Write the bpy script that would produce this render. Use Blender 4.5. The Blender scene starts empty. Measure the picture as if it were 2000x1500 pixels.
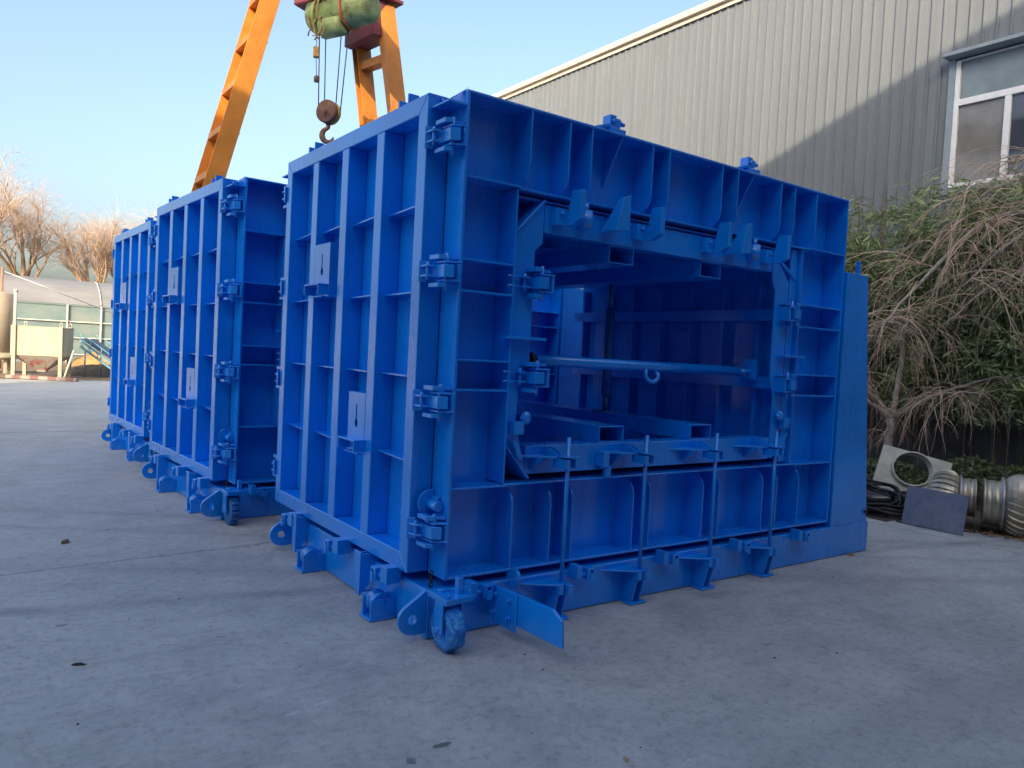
import bpy, bmesh, math, random
from mathutils import Vector, Matrix
from mathutils.geometry import tessellate_polygon
random.seed(7)
S = bpy.context.scene
COL = S.collection
PI = math.pi

def lin(r, g, b):
    f = lambda c: c/12.92 if c <= .04045 else ((c+.055)/1.055)**2.4
    return (f(r/255), f(g/255), f(b/255), 1)

# ------------------------------------------------------------------ materials
class NT:
    def __init__(s, name):
        s.m = bpy.data.materials.new(name); s.m.use_nodes = True
        s.t = s.m.node_tree; s.n = s.t.nodes; s.b = s.n['Principled BSDF']
    def new(s, typ, **kw):
        n = s.n.new(typ)
        for k, v in kw.items():
            if k.startswith('i_'):
                key = k[2:].replace('_', ' ')
                n.inputs[key].default_value = v
            else: setattr(n, k, v)
        return n
    def link(s, a, b): s.t.links.new(a, b)
    def coord(s, scale=(1, 1, 1), out='Object', rot=(0, 0, 0)):
        c = s.new('ShaderNodeTexCoord'); m = s.new('ShaderNodeMapping')
        m.inputs['Scale'].default_value = scale; m.inputs['Rotation'].default_value = rot
        s.link(c.outputs[out], m.inputs['Vector']); return m.outputs['Vector']
    def noise(s, scale, detail=5, rough=.55, vec=None, dist=0):
        n = s.new('ShaderNodeTexNoise'); n.inputs['Scale'].default_value = scale
        n.inputs['Detail'].default_value = detail; n.inputs['Roughness'].default_value = rough
        n.inputs['Distortion'].default_value = dist
        if vec is not None: s.link(vec, n.inputs['Vector'])
        return n.outputs['Fac']
    def ramp(s, fac, stops):
        r = s.new('ShaderNodeValToRGB'); e = r.color_ramp.elements
        while len(e) < len(stops): e.new(.5)
        for x, (p, c) in zip(e, stops):
            x.position = p; x.color = c if len(c) == 4 else (*c, 1)
        s.link(fac, r.inputs['Fac']); return r.outputs['Color']
    def math(s, op, a, b=None, clamp=False):
        n = s.new('ShaderNodeMath', operation=op, use_clamp=clamp)
        for i, v in enumerate((a, b)):
            if v is None: continue
            if isinstance(v, (int, float)): n.inputs[i].default_value = v
            else: s.link(v, n.inputs[i])
        return n.outputs[0]
    def mix(s, fac, a, b, typ='MIX'):
        n = s.new('ShaderNodeMix', data_type='RGBA', blend_type=typ)
        for sock, v in ((n.inputs['Factor'], fac), (n.inputs['A'], a), (n.inputs['B'], b)):
            if isinstance(v, (int, float)): sock.default_value = v
            elif isinstance(v, tuple): sock.default_value = v
            else: s.link(v, sock)
        return n.outputs['Result']
    def bump(s, h, strength, dist=.01):
        n = s.new('ShaderNodeBump'); n.inputs['Strength'].default_value = strength
        n.inputs['Distance'].default_value = dist
        s.link(h, n.inputs['Height']); s.link(n.outputs['Normal'], s.b.inputs['Normal'])
    def set(s, **kw):
        for k, v in kw.items():
            sock = s.b.inputs[k.replace('_', ' ')]
            if isinstance(v, (int, float, tuple)): sock.default_value = v
            else: s.link(v, sock)
        return s

def simple(name, col, rough=.6, metal=0, var=.25, scale=6, bump=.0, bscale=60, spec=.5):
    k = NT(name); v = k.coord()
    n = k.noise(scale, 6, .6, v)
    d = tuple(c*(1-var) for c in col[:3])+(1,); l = tuple(min(1, c*(1+var)) for c in col[:3])+(1,)
    k.set(Base_Color=k.ramp(n, [(.3, d), (.7, l)]), Roughness=rough, Metallic=metal)
    k.b.inputs['Specular IOR Level'].default_value = spec
    if bump: k.bump(k.noise(bscale, 4, .6, v), bump, .01)
    return k.m

def blue_paint(name, base, rough=.30):
    k = NT(name); v = k.coord()
    big = k.noise(1.6, 5, .6, v)
    streak = k.noise(1.0, 4, .6, k.coord((26, 26, .9)))
    fine = k.noise(90, 3, .6, v)
    b = base[:3]
    c = k.ramp(big, [(.3, tuple(x*.80 for x in b)), (.7, tuple(min(1, x*1.10) for x in b))])
    c = k.mix(k.math('MULTIPLY', k.ramp(streak, [(.56, (0, 0, 0)), (.72, (1, 1, 1))]), .30), c, (b[0]+.004, b[1]*1.3, b[2]*1.05, 1))
    scr = k.ramp(k.noise(2.2, 9, .75, k.coord((9, 9, 2.2), rot=(.5, .3, 0)), 2.2), [(.494, (0, 0, 0)), (.50, (1, 1, 1)), (.506, (0, 0, 0))])
    scg = k.ramp(k.noise(2.4, 4, .6, v), [(.52, (0, 0, 0)), (.62, (1, 1, 1))])
    c = k.mix(k.math('MULTIPLY', k.math('MULTIPLY', scr, scg), .30), c, (.03, .30, .80, 1))
    # dust and scuffs
    dust = k.ramp(k.noise(5.5, 8, .72, v), [(.62, (0, 0, 0)), (.80, (1, 1, 1))])
    c = k.mix(k.math('MULTIPLY', dust, .05), c, (.10, .19, .38, 1))
    k.set(Base_Color=c, Roughness=k.ramp(k.math('ADD', k.math('MULTIPLY', big, .5), k.math('MULTIPLY', streak, .5)),
          [(.3, (rough-.03,)*3), (.7, (rough+.06,)*3)]))
    h = k.math('ADD', k.math('MULTIPLY', fine, .35), k.math('MULTIPLY', k.noise(9, 4, .6, v), .65))
    k.bump(h, .022, .006)
    k.b.inputs['Specular IOR Level'].default_value = .5
    k.b.inputs['Coat Weight'].default_value = .6; k.b.inputs['Coat IOR'].default_value = 1.65; k.b.inputs['Coat Roughness'].default_value = .16
    return k.m

BLUE = blue_paint('blue_gloss_paint', (.0, .255, .90, 1), .27)
BLUE2 = blue_paint('blue_gloss_paint_parts', (.0, .265, .90, 1), .33)
JACK = simple('worn_grey_blue_steel', (.03, .16, .42), .25, 0)
BLACK = simple('black_rubber_steel', (.014, .016, .02), .55)
STEEL = simple('dull_steel_rod', (.18, .20, .24), .35, .8)
ORANGE = simple('orange_crane_paint', (.48, .185, .026), .48, 0, .22, 2.5, .08, 30)
CRANERED = simple('crane_red_oxide_paint', (.16, .035, .04), .6, 0, .3, 3)
RUST = simple('rusty_steel', (.17, .085, .055), .75, .2, .4, 14, .2, 40)
YELLOW = simple('worn_yellow_paint', (.55, .30, .05), .55, 0, .3, 9)
ROPE = simple('steel_wire_rope', (.07, .07, .075), .5, .6)
CREAM = simple('cream_painted_steel', (.36, .31, .23), .55, 0, .10, 3, .05)
WHITEP = simple('white_painted_pipe', (.46, .44, .38), .5, 0, .1)
GALV = simple('galvanised_sheet', (.42, .44, .46), .42, .75, .2, 4)
BARK = simple('grey_bark', (.33, .29, .26), .85, 0, .35, 12, .5, 60)
TWIG = simple('bare_twig', (.52, .385, .29), .8, 0, .3, 4)
TWIGRED = simple('reddish_bare_twig', (.17, .11, .10), .8, 0, .3, 4)
WILLOW = simple('willow_twig', (.48, .37, .29), .8, 0, .25, 2)
WILLOWT = simple('willow_trunk_bark', (.33, .22, .14), .9, 0, .35, 3)
SOIL = simple('dry_soil', (.19, .13, .08), .95, 0, .35, 1.2, .6, 8)
SOILD = simple('dark_garden_soil', (.075, .062, .052), .95, 0, .4, 5, .6, 20)
LITTER = simple('dead_leaf', (.22, .14, .075), .8, 0, .45, 3)
CONCRETE_OLD = simple('weathered_pale_plate', (.46, .45, .40), .8, 0, .18, 6, .3, 25)

def hoist_mat():
    k = NT('worn_green_hoist_paint'); v = k.coord()
    n = k.noise(5, 7, .7, v, .4)
    c = k.ramp(n, [(.33, (.10, .08, .045)), (.44, (.24, .30, .10)), (.6, (.34, .44, .16)), (.75, (.46, .40, .13))])
    k.set(Base_Color=c, Roughness=.55); k.bump(k.noise(30, 4, .6, v), .2, .01); return k.m
GREEN = hoist_mat()

def film_mat():
    k = NT('blue_plastic_wrap'); v = k.coord()
    n = k.noise(16, 6, .65, v, 1.2)
    c = k.ramp(n, [(.34, (.0, .10, .55)), (.50, (.008, .26, .88)), (.64, (.08, .46, .92)), (.76, (.55, .74, .80))])  # palest stops paint highlights of the crumpled film into its colour
    k.set(Base_Color=c, Roughness=.14)
    k.bump(k.noise(34, 6, .7, v, 1.5), .8, .02); return k.m
WRAP = film_mat()

def ground_mat():
    k = NT('yard_concrete'); v = k.coord()
    big = k.noise(.35, 6, .62, v, .3); mid = k.noise(2.3, 7, .68, v, .2); fine = k.noise(75, 6, .75, v)
    f = k.math('ADD', k.math('MULTIPLY', big, .30), k.math('ADD', k.math('MULTIPLY', mid, .38), k.math('ADD', k.math('MULTIPLY', fine, .14), k.math('MULTIPLY', k.noise(15, 6, .75, v, .4), .16))))
    c = k.ramp(f, [(.39, (.300, .320, .322)), (.5, (.430, .448, .445)), (.61, (.520, .532, .526))])
    # swirling trowel and tyre sweeps
    w = k.noise(1.0, 6, .65, k.coord((.8, 3.0, 1), rot=(0, 0, .45)), 1.4)
    c = k.mix(k.math('MULTIPLY', k.ramp(w, [(.52, (0, 0, 0)), (.70, (1, 1, 1))]), .34), c, (.22, .24, .26, 1))
    w2 = k.noise(1.3, 7, .7, k.coord((1.2, 4, 1), rot=(0, 0, -.5)), 1.6)
    c = k.mix(k.math('MULTIPLY', k.ramp(w2, [(.60, (0, 0, 0)), (.74, (1, 1, 1))]), .38), c, (.44, .45, .45, 1))
    # white scuffs
    sc = k.ramp(k.noise(3.2, 10, .8, k.coord((1.4, 1, 1), rot=(0, 0, .9)), 1.6), [(.64, (0, 0, 0)), (.70, (1, 1, 1))])
    c = k.mix(k.math('MULTIPLY', sc, .5), c, (.58, .58, .57, 1))
    hair = k.ramp(k.noise(2.0, 9, .72, k.coord((3.5, .9, 1), rot=(0, 0, 1.1)), 2.4), [(.497, (0, 0, 0)), (.502, (1, 1, 1)), (.507, (0, 0, 0))])
    c = k.mix(k.math('MULTIPLY', k.math('MULTIPLY', hair, k.ramp(big, [(.45, (0, 0, 0)), (.6, (1, 1, 1))])), .65), c, (.10, .11, .115, 1))
    sc2 = k.ramp(k.noise(1.6, 10, .74, k.coord((.7, 5, 1), rot=(0, 0, -.25)), 1.9), [(.645, (0, 0, 0)), (.68, (1, 1, 1))])
    c = k.mix(k.math('MULTIPLY', sc2, .55), c, (.64, .65, .64, 1))
    blot = k.ramp(k.noise(4.5, 8, .7, v, .8), [(.60, (0, 0, 0)), (.70, (1, 1, 1))])
    c = k.mix(k.math('MULTIPLY', blot, .42), c, (.17, .19, .20, 1))
    gr = k.noise(19, 9, .82, v, .3)
    c = k.mix(1.0, c, k.ramp(gr, [(.28, (.50, .51, .53)), (.5, (1, 1, 1)), (.72, (1.0, 1.0, 1.0))]), 'MULTIPLY')
    gr2 = k.ramp(k.noise(48, 8, .8, v, .2), [(.60, (0, 0, 0)), (.72, (1, 1, 1))])
    c = k.mix(k.math('MULTIPLY', gr2, .5), c, (.60, .61, .60, 1))
    # small dark specks of dirt
    vo = k.new('ShaderNodeTexVoronoi'); vo.inputs['Scale'].default_value = 5.0; k.link(v, vo.inputs['Vector'])
    ns = k.noise(40, 3, .6, v)
    sp = k.math('LESS_THAN', k.math('ADD', vo.outputs['Distance'], k.math('MULTIPLY', ns, .12)), .105)
    gate = k.math('GREATER_THAN', k.noise(1.3, 3, .6, v), .58)
    c = k.mix(k.math('MULTIPLY', k.math('MULTIPLY', sp, gate), .55), c, (.05, .06, .06, 1))
    sep = k.new('ShaderNodeSeparateXYZ'); k.link(v, sep.inputs[0])
    X, Y = sep.outputs[0], sep.outputs[1]
    wob = k.math('MULTIPLY', k.math('SUBTRACT', k.noise(2.5, 6, .7, v), .5), .12)
    wid = k.math('MULTIPLY', k.noise(7, 5, .7, v), 1.0)
    def line(p0, p1, half, wobble=1.0, ext=(0, 1)):
        dx, dy = p1[0]-p0[0], p1[1]-p0[1]; L = math.hypot(dx, dy); nx, ny = -dy/L, dx/L
        d = k.math('ADD', k.math('ADD', k.math('MULTIPLY', X, nx), k.math('MULTIPLY', Y, ny)), -(p0[0]*nx+p0[1]*ny))
        d = k.math('ABSOLUTE', k.math('ADD', d, k.math('MULTIPLY', wob, wobble)))
        t = k.math('ADD', k.math('ADD', k.math('MULTIPLY', X, dx/L/L), k.math('MULTIPLY', Y, dy/L/L)), -(p0[0]*dx+p0[1]*dy)/L/L)
        on = k.math('MULTIPLY', k.math('GREATER_THAN', t, ext[0]), k.math('LESS_THAN', t, ext[1]))
        return k.math('MULTIPLY', on, k.math('LESS_THAN', d, k.math('MULTIPLY', wid, half*2)))
    lines = [(line((-6, 1.98), (4, 2.63), .006), .85), (line((-30, 9.2), (12, 10.9), .02, .4), .8),
             (line((-10, 19.4), (14, 20.2), .03, .4), .5), (line((6.0, -8), (5.35, 12), .010, .6), .5),
             (line((-3, -4), (4.2, -2.6), .003), .0)]
    for m, a in lines: c = k.mix(k.math('MULTIPLY', m, a), c, (.035, .038, .04, 1))
    pale = line((-3.2, 1.55), (.2, -.19), .005, .3)
    c = k.mix(k.math('MULTIPLY', pale, .55), c, (.55, .55, .54, 1))
    # broad worn tyre tracks
    def band(p0, p1, half, col, a, wb=3.0):
        nonlocal c
        dx, dy = p1[0]-p0[0], p1[1]-p0[1]; L = math.hypot(dx, dy); nx, ny = -dy/L, dx/L
        d = k.math('ADD', k.math('ADD', k.math('MULTIPLY', X, nx), k.math('MULTIPLY', Y, ny)), -(p0[0]*nx+p0[1]*ny))
        d = k.math('ABSOLUTE', k.math('ADD', d, k.math('MULTIPLY', wob, wb)))
        m = k.math('SUBTRACT', 1.0, k.math('DIVIDE', d, half), True)
        m = k.math('MULTIPLY', m, k.ramp(mid, [(.35, (0, 0, 0)), (.6, (1, 1, 1))]))
        c = k.mix(k.math('MULTIPLY', m, a), c, col)
    band((-2.4, 4.7), (0, 3.2), .16, (.16, .17, .18, 1), .5)
    band((-2.4, 4.0), (0, 2.5), .10, (.16, .17, .18, 1), .4)
    band((-2.2, 1.5), (0, 1.0), .12, (.14, .16, .18, 1), .6)
    band((3.0, -.25), (5.5, -1.6), .16, (.18, .20, .21, 1), .5)
    band((-8, -1.2), (6, -2.3), .22, (.16, .18, .20, 1), .4)
    # oil stains
    def stain(cx, cy, rx, ry, a):
        nonlocal c
        dx = k.math('DIVIDE', k.math('SUBTRACT', X, cx), rx); dy = k.math('DIVIDE', k.math('SUBTRACT', Y, cy), ry)
        r = k.math('ADD', k.math('MULTIPLY', dx, dx), k.math('MULTIPLY', dy, dy))
        r = k.math('ADD', r, k.math('MULTIPLY', k.math('SUBTRACT', k.noise(28, 5, .7, v), .5), 2.6))
        c = k.mix(k.math('MULTIPLY', k.math('LESS_THAN', r, .75), a), c, (.05, .055, .06, 1))
    stain(-.605, -1.03, .052, .020, .75); stain(-.77, -1.075, .022, .028, .6)
    stain(.75, -1.1, .03, .01, .3); stain(-1.75, 1.1, .04, .02, .5); stain(1.6, -1.0, .05, .012, .4)
    k.set(Base_Color=c, Roughness=k.ramp(mid, [(.3, (.55,)*3), (.7, (.8,)*3)]))
    h = k.math('ADD', k.math('MULTIPLY', fine, .5), k.math('ADD', k.math('MULTIPLY', mid, .8), k.math('MULTIPLY', k.noise(260, 2, .6, v), .25)))
    k.bump(h, .35, .012)
    return k.m
GROUND = ground_mat()

def siding_mat():
    k = NT('corrugated_grey_siding'); v = k.coord()
    n = k.noise(1.0, 5, .6, k.coord((1, 5, .25))); n2 = k.noise(9, 6, .7, v)
    f = k.math('ADD', k.math('MULTIPLY', n, .7), k.math('MULTIPLY', n2, .3))
    k.set(Base_Color=k.ramp(f, [(.32, (.138, .160, .180)), (.68, (.182, .204, .224))]), Roughness=.5)
    k.bump(k.noise(1.2, 3, .5, k.coord((.5, 14, .2))), .12, .02)
    return k.m
SIDING = siding_mat()
FASCIA = simple('pale_roof_fascia', (.60, .52, .42), .6, 0, .1)
TRIMG = simple('blue_grey_trim', (.26, .32, .37), .5, 0, .1)
PVC = simple('white_window_frame', (.78, .80, .82), .35, 0, .05)
def glass(name, base, rough=.06):
    k = NT(name); v = k.coord()
    n = k.noise(2.2, 5, .6, v)
    k.set(Base_Color=k.ramp(n, [(.3, tuple(x*.75 for x in base)), (.7, tuple(x*1.2 for x in base))]), Roughness=rough)
    k.b.inputs['Specular IOR Level'].default_value = .8
    return k.m
GLASS_UP = glass('frosted_window_glass', (.19, .25, .28), .3)
GLASS = glass('pale_window_glass', (.21, .205, .20), .10)  # paler grey base colour than the dark panes
GLASSD = glass('dark_window_glass', (.06, .075, .105), .04)

def leaf_mat(name, a, b, tr=.25):
    k = NT(name)
    oi = k.new('ShaderNodeNewGeometry')
    n = k.noise(1.3, 3, .6, k.coord())
    f = k.math('ADD', k.math('MULTIPLY', oi.outputs['Random Per Island'], .6), k.math('MULTIPLY', n, .5))
    c = k.ramp(f, [(.2, a), (.85, b)])
    k.set(Base_Color=c, Roughness=.45)
    out = k.n['Material Output']; t = k.new('ShaderNodeBsdfTranslucent'); k.link(c, t.inputs['Color'])
    mx = k.new('ShaderNodeMixShader'); mx.inputs[0].default_value = tr
    k.link(k.b.outputs[0], mx.inputs[1]); k.link(t.outputs[0], mx.inputs[2]); k.link(mx.outputs[0], out.inputs['Surface'])
    return k.m
BAMBOO = leaf_mat('bamboo_leaf', (.11, .19, .085), (.40, .47, .22))
HEDGE = leaf_mat('hedge_leaf', (.045, .075, .035), (.20, .22, .10))
CANE = simple('bamboo_cane', (.10, .095, .06), .5)

def vent_mat():
    k = NT('champagne_steel'); v = k.coord()
    n = k.noise(4, 5, .6, v)
    k.set(Base_Color=k.ramp(n, [(.3, (.40, .35, .26)), (.7, (.60, .56, .46))]), Metallic=.85,
          Roughness=k.ramp(k.noise(12, 4, .6, v), [(.3, (.36,)*3), (.7, (.55,)*3)]))
    return k.m
VENT = vent_mat()
def sheet_mat():
    k = NT('mill_scale_sheet'); v = k.coord()
    n = k.noise(7, 8, .72, v, .4)
    k.set(Base_Color=k.ramp(n, [(.3, (.13, .16, .22)), (.5, (.20, .24, .31)), (.68, (.27, .29, .34)), (.78, (.30, .24, .22))]), Metallic=.35, Roughness=.5)
    return k.m
SHEET = sheet_mat()
def poly_mat():
    k = NT('greenhouse_film'); n = k.noise(1.0, 6, .6, k.coord((.3, 2.0, .6)))
    k.set(Base_Color=k.ramp(n, [(.3, (.17, .175, .18)), (.7, (.25, .25, .25))]), Roughness=.35); return k.m
FILM = poly_mat()
def net_mat():
    k = NT('greenhouse_side_net'); n = k.noise(1.0, 7, .7, k.coord((.6, .6, 1.2)))
    k.set(Base_Color=k.ramp(n, [(.3, (.085, .155, .160)), (.5, (.135, .195, .195)), (.7, (.20, .225, .205))]), Roughness=.5)
    return k.m
NET = net_mat()
def hopper_mat():
    k = NT('cream_hopper_paint'); v = k.coord()
    n = k.noise(2.0, 6, .65, k.coord((1, 1, .5)))
    c = k.ramp(n, [(.3, (.36, .32, .20)), (.7, (.43, .39, .26))])
    k.set(Base_Color=c, Roughness=.5); return k.m
HOPPER = hopper_mat()
def cone_mat():
    k = NT('peeling_cream_and_red'); v = k.coord()
    n = k.noise(3.2, 6, .7, v); sep = k.new('ShaderNodeSeparateXYZ'); k.link(v, sep.inputs[0])
    z = k.ramp(sep.outputs[2], [(.45, (1, 1, 1)), (.75, (0, 0, 0))])
    m = k.math('MULTIPLY', k.math('GREATER_THAN', n, .50), z)
    k.set(Base_Color=k.mix(m, (.33, .31, .27, 1), (.36, .05, .05, 1)), Roughness=.6); return k.m
CONE = cone_mat()
def kerb_mat():
    k = NT('red_white_kerb_paint'); w = k.new('ShaderNodeTexWave', wave_type='BANDS', bands_direction='X')
    w.inputs['Scale'].default_value = .55; w.inputs['Distortion'].default_value = .6; w.inputs['Detail'].default_value = 3
    k.link(k.coord(), w.inputs['Vector'])
    k.set(Base_Color=k.ramp(w.outputs['Fac'], [(.46, (.27, .23, .20)), (.60, (.17, .085, .075))]), Roughness=.8); return k.m
KERB = kerb_mat()
CONVEY = simple('pale_blue_steel', (.13, .29, .38), .45, 0, .12)
SAND = simple('yellow_sand', (.34, .21, .08), .95, 0, .3, 3, .6, 10)

# ------------------------------------------------------------------ mesh helper
class MB:
    def __init__(s): s.v = []; s.f = []; s.sm = []
    def add(s, vs, fs, sm=False):
        o = len(s.v); s.v += [tuple(x) for x in vs]
        for i, f in enumerate(fs):
            s.f.append([o+j for j in f]); s.sm.append(sm[i] if isinstance(sm, list) else sm)
        return s
    def box(s, x0, x1, y0, y1, z0, z1):
        return s.hexa([(x0, y0, z0), (x1, y0, z0), (x1, y1, z0), (x0, y1, z0), (x0, y0, z1), (x1, y0, z1), (x1, y1, z1), (x0, y1, z1)])
    def hexa(s, p):
        return s.add(p, [(0, 3, 2, 1), (4, 5, 6, 7), (0, 1, 5, 4), (1, 2, 6, 5), (2, 3, 7, 6), (3, 0, 4, 7)])
    def obox(s, c, a, b, d):
        c, a, b, d = map(Vector, (c, a, b, d))
        return s.hexa([c-a-b-d, c+a-b-d, c+a+b-d, c-a+b-d, c-a-b+d, c+a-b+d, c+a+b+d, c-a+b+d])
    def prism(s, outer, holes, O, U, V, W):
        O, U, V, W = map(Vector, (O, U, V, W))
        loops = [outer]+list(holes)
        P = [[O+U*a+V*b for a, b in l] for l in loops]
        flat = [p for l in P for p in l]; n = len(flat)
        vs = flat+[p+W for p in flat]
        if holes: caps = [tuple(t) for t in tessellate_polygon(P)]
        else: caps = [tuple(range(n))]
        fs = list(caps)+[tuple(n+i for i in reversed(c)) for c in caps]
        o = 0
        for l in P:
            m = len(l)
            for i in range(m):
                j = (i+1) % m; fs.append((o+i, o+j, n+o+j, n+o+i))
            o += m
        return s.add(vs, fs)
    def pxz(s, poly, y0, y1, holes=()): return s.prism(poly, holes, (0, y0, 0), (1, 0, 0), (0, 0, 1), (0, y1-y0, 0))
    def pyz(s, poly, x0, x1, holes=()): return s.prism(poly, holes, (x0, 0, 0), (0, 1, 0), (0, 0, 1), (x1-x0, 0, 0))
    def pxy(s, poly, z0, z1, holes=()): return s.prism(poly, holes, (0, 0, z0), (1, 0, 0), (0, 1, 0), (0, 0, z1-z0))
    def tube(s, pts, r, n=10, caps=True):
        pts = [Vector(p) for p in pts]; m = len(pts)
        rs = r if isinstance(r, (list, tuple)) else [r]*m
        t0 = (pts[1]-pts[0]).normalized()
        a = t0.cross(Vector((0, 0, 1)))
        if a.length < .05: a = t0.cross(Vector((1, 0, 0)))
        a.normalize(); vs = []
        for i, p in enumerate(pts):
            t = (pts[min(i+1, m-1)]-pts[max(i-1, 0)])
            if t.length < 1e-9: t = t0
            t = t.normalized(); a = (a-t*a.dot(t))
            a = a.normalized() if a.length > 1e-6 else t.orthogonal().normalized()
            b = t.cross(a)
            for k in range(n):
                an = 2*PI*k/n; vs.append(p+(a*math.cos(an)+b*math.sin(an))*rs[i])
        fs = [(i*n+k, i*n+(k+1) % n, (i+1)*n+(k+1) % n, (i+1)*n+k) for i in range(m-1) for k in range(n)]
        sm = [True]*len(fs)
        if caps: fs += [tuple(reversed(range(n))), tuple((m-1)*n+k for k in range(n))]; sm += [False]*2
        return s.add(vs, fs, sm)
    def cyl(s, p0, p1, r, n=14): return s.tube([p0, p1], r, n)
    def lathe(s, prof, O, ax, n=28, mod=None, smooth=True):
        O = Vector(O); ax = Vector(ax).normalized(); a = ax.orthogonal().normalized(); b = ax.cross(a); m = len(prof); vs = []
        for i, (r, h) in enumerate(prof):
            for k in range(n):
                an = 2*PI*k/n; rr, da = (mod(r, i, k) if mod else (r, 0))
                vs.append(O+ax*h+(a*math.cos(an+da)+b*math.sin(an+da))*rr)
        fs = [(i*n+k, i*n+(k+1) % n, (i+1)*n+(k+1) % n, (i+1)*n+k) for i in range(m-1) for k in range(n)]
        sm = [smooth]*len(fs)
        fs += [tuple(reversed(range(n))), tuple((m-1)*n+k for k in range(n))]; sm += [False]*2
        return s.add(vs, fs, sm)
    def blob(s, c, rx, ry, rz, seed=0, rough=.25, nu=10, nv=6):
        rd = random.Random(seed); vs = []; c = Vector(c)
        for i in range(nv+1):
            th = PI*i/nv
            for k in range(nu):
                ph = 2*PI*k/nu; q = 1+rd.uniform(-rough, rough)
                vs.append(c+Vector((rx*math.sin(th)*math.cos(ph)*q, ry*math.sin(th)*math.sin(ph)*q, rz*math.cos(th)*q)))
        fs = [(i*nu+k, i*nu+(k+1) % nu, (i+1)*nu+(k+1) % nu, (i+1)*nu+k) for i in range(nv) for k in range(nu)]
        return s.add(vs, fs)
    def build(s, name, mat, parent=None, bevel=0, recalc=True):
        me = bpy.data.meshes.new(name); me.from_pydata(s.v, [], s.f)
        me.polygons.foreach_set('use_smooth', s.sm)
        if recalc:
            bm = bmesh.new(); bm.from_mesh(me); bmesh.ops.recalc_face_normals(bm, faces=bm.faces); bm.to_mesh(me); bm.free()
        me.update(); me.materials.append(mat)
        o = bpy.data.objects.new(name, me); COL.objects.link(o)
        if parent is not None: o.parent = parent
        if bevel:
            b = o.modifiers.new('edge', 'BEVEL'); b.width = bevel; b.segments = 1; b.limit_method = 'ANGLE'; b.angle_limit = math.radians(50)
        return o

def arc(cx, cy, r, a0, a1, n=8):
    return [(cx+r*math.cos(math.radians(a0+(a1-a0)*i/n)), cy+r*math.sin(math.radians(a0+(a1-a0)*i/n))) for i in range(n+1)]
def circle(cx, cy, r, n=20): return [(cx+r*math.cos(2*PI*i/n), cy+r*math.sin(2*PI*i/n)) for i in range(n)]
def rect(a0, a1, b0, b1): return [(a0, b0), (a1, b0), (a1, b1), (a0, b1)]
def tag(o, label=None, cat=None, group=None, kind=None):
    for k, v in (('label', label), ('category', cat), ('group', group), ('kind', kind)):
        if v: o[k] = v
    return o
def empty(name, loc=(0, 0, 0), rz=0):
    o = bpy.data.objects.new(name, None); COL.objects.link(o); o.location = loc; o.rotation_euler.z = rz
    o.empty_display_size = .2; return o

# ------------------------------------------------------------------ the steel mould
BV = .0035
def clamp_mb(z, ox=0, oy=0, sx=1, sy=1, k=1.0, skew=False):
    """bolted hinge clamp joining two panels at height z"""
    m = MB()
    def q(x, y): return (x*.74-.002, y+.045-.45*x) if skew else (x, y)
    def b(x0, x1, y0, y1, dz0, dz1):
        if skew:
            c = [q(x0, y0), q(x1, y0), q(x1, y1), q(x0, y1)]
            m.hexa([(ox+sx*k*a, oy+sy*k*e, z+k*d) for d in (dz0, dz1) for a, e in c]); return
        xs = sorted((ox+sx*k*x0, ox+sx*k*x1)); ys = sorted((oy+sy*k*y0, oy+sy*k*y1)); m.box(*xs, *ys, z+k*dz0, z+k*dz1)
    b(-.207, -.150, .044, .0595, -.060, .060)
    b(-.198, -.145, -.025, .045, .022, .034); b(-.198, -.145, -.025, .045, -.034, -.022)
    b(-.150, -.098, -.072, .030, .064, .090); b(-.150, -.098, -.072, .030, -.090, -.066)
    b(-.126, -.058, -.092, .040, -.036, .034)
    b(-.112, -.002, -.075, .020, .044, .055); b(-.112, -.002, -.075, .020, -.057, -.046)
    b(-.024, -.003, -.070, .030, -.0455, .0435)
    b(-.094, -.004, -.035, .030, .066, .082)
    P = lambda x, y, dz: (ox+sx*k*q(x, y)[0], oy+sy*k*q(x, y)[1], z+k*dz)
    m.cyl(P(-.078, -.040, -.105), P(-.078, -.040, .100), .012*k, 10)
    m.cyl(P(-.170, .005, -.05), P(-.170, .005, .05), .012*k, 8)
    return m

def bead(m, a, b, r=.0042, seed=0):
    rd = random.Random(seed); a, b = Vector(a), Vector(b); n = max(4, int((b-a).length/.03))
    m.tube([a.lerp(b, i/n)+Vector((rd.uniform(-.0012, .0012),)*3) for i in range(n+1)], [r*rd.uniform(.6, 1.35) for _ in range(n+1)], 5)
    return m
TOPX = [.452, .745, .922, 1.459, 1.620, 2.168, 2.346, 2.870, 3.050, 3.346]
ROWZ = [2.575, 2.118, 1.942, 1.555, 1.385, .824]

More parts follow.
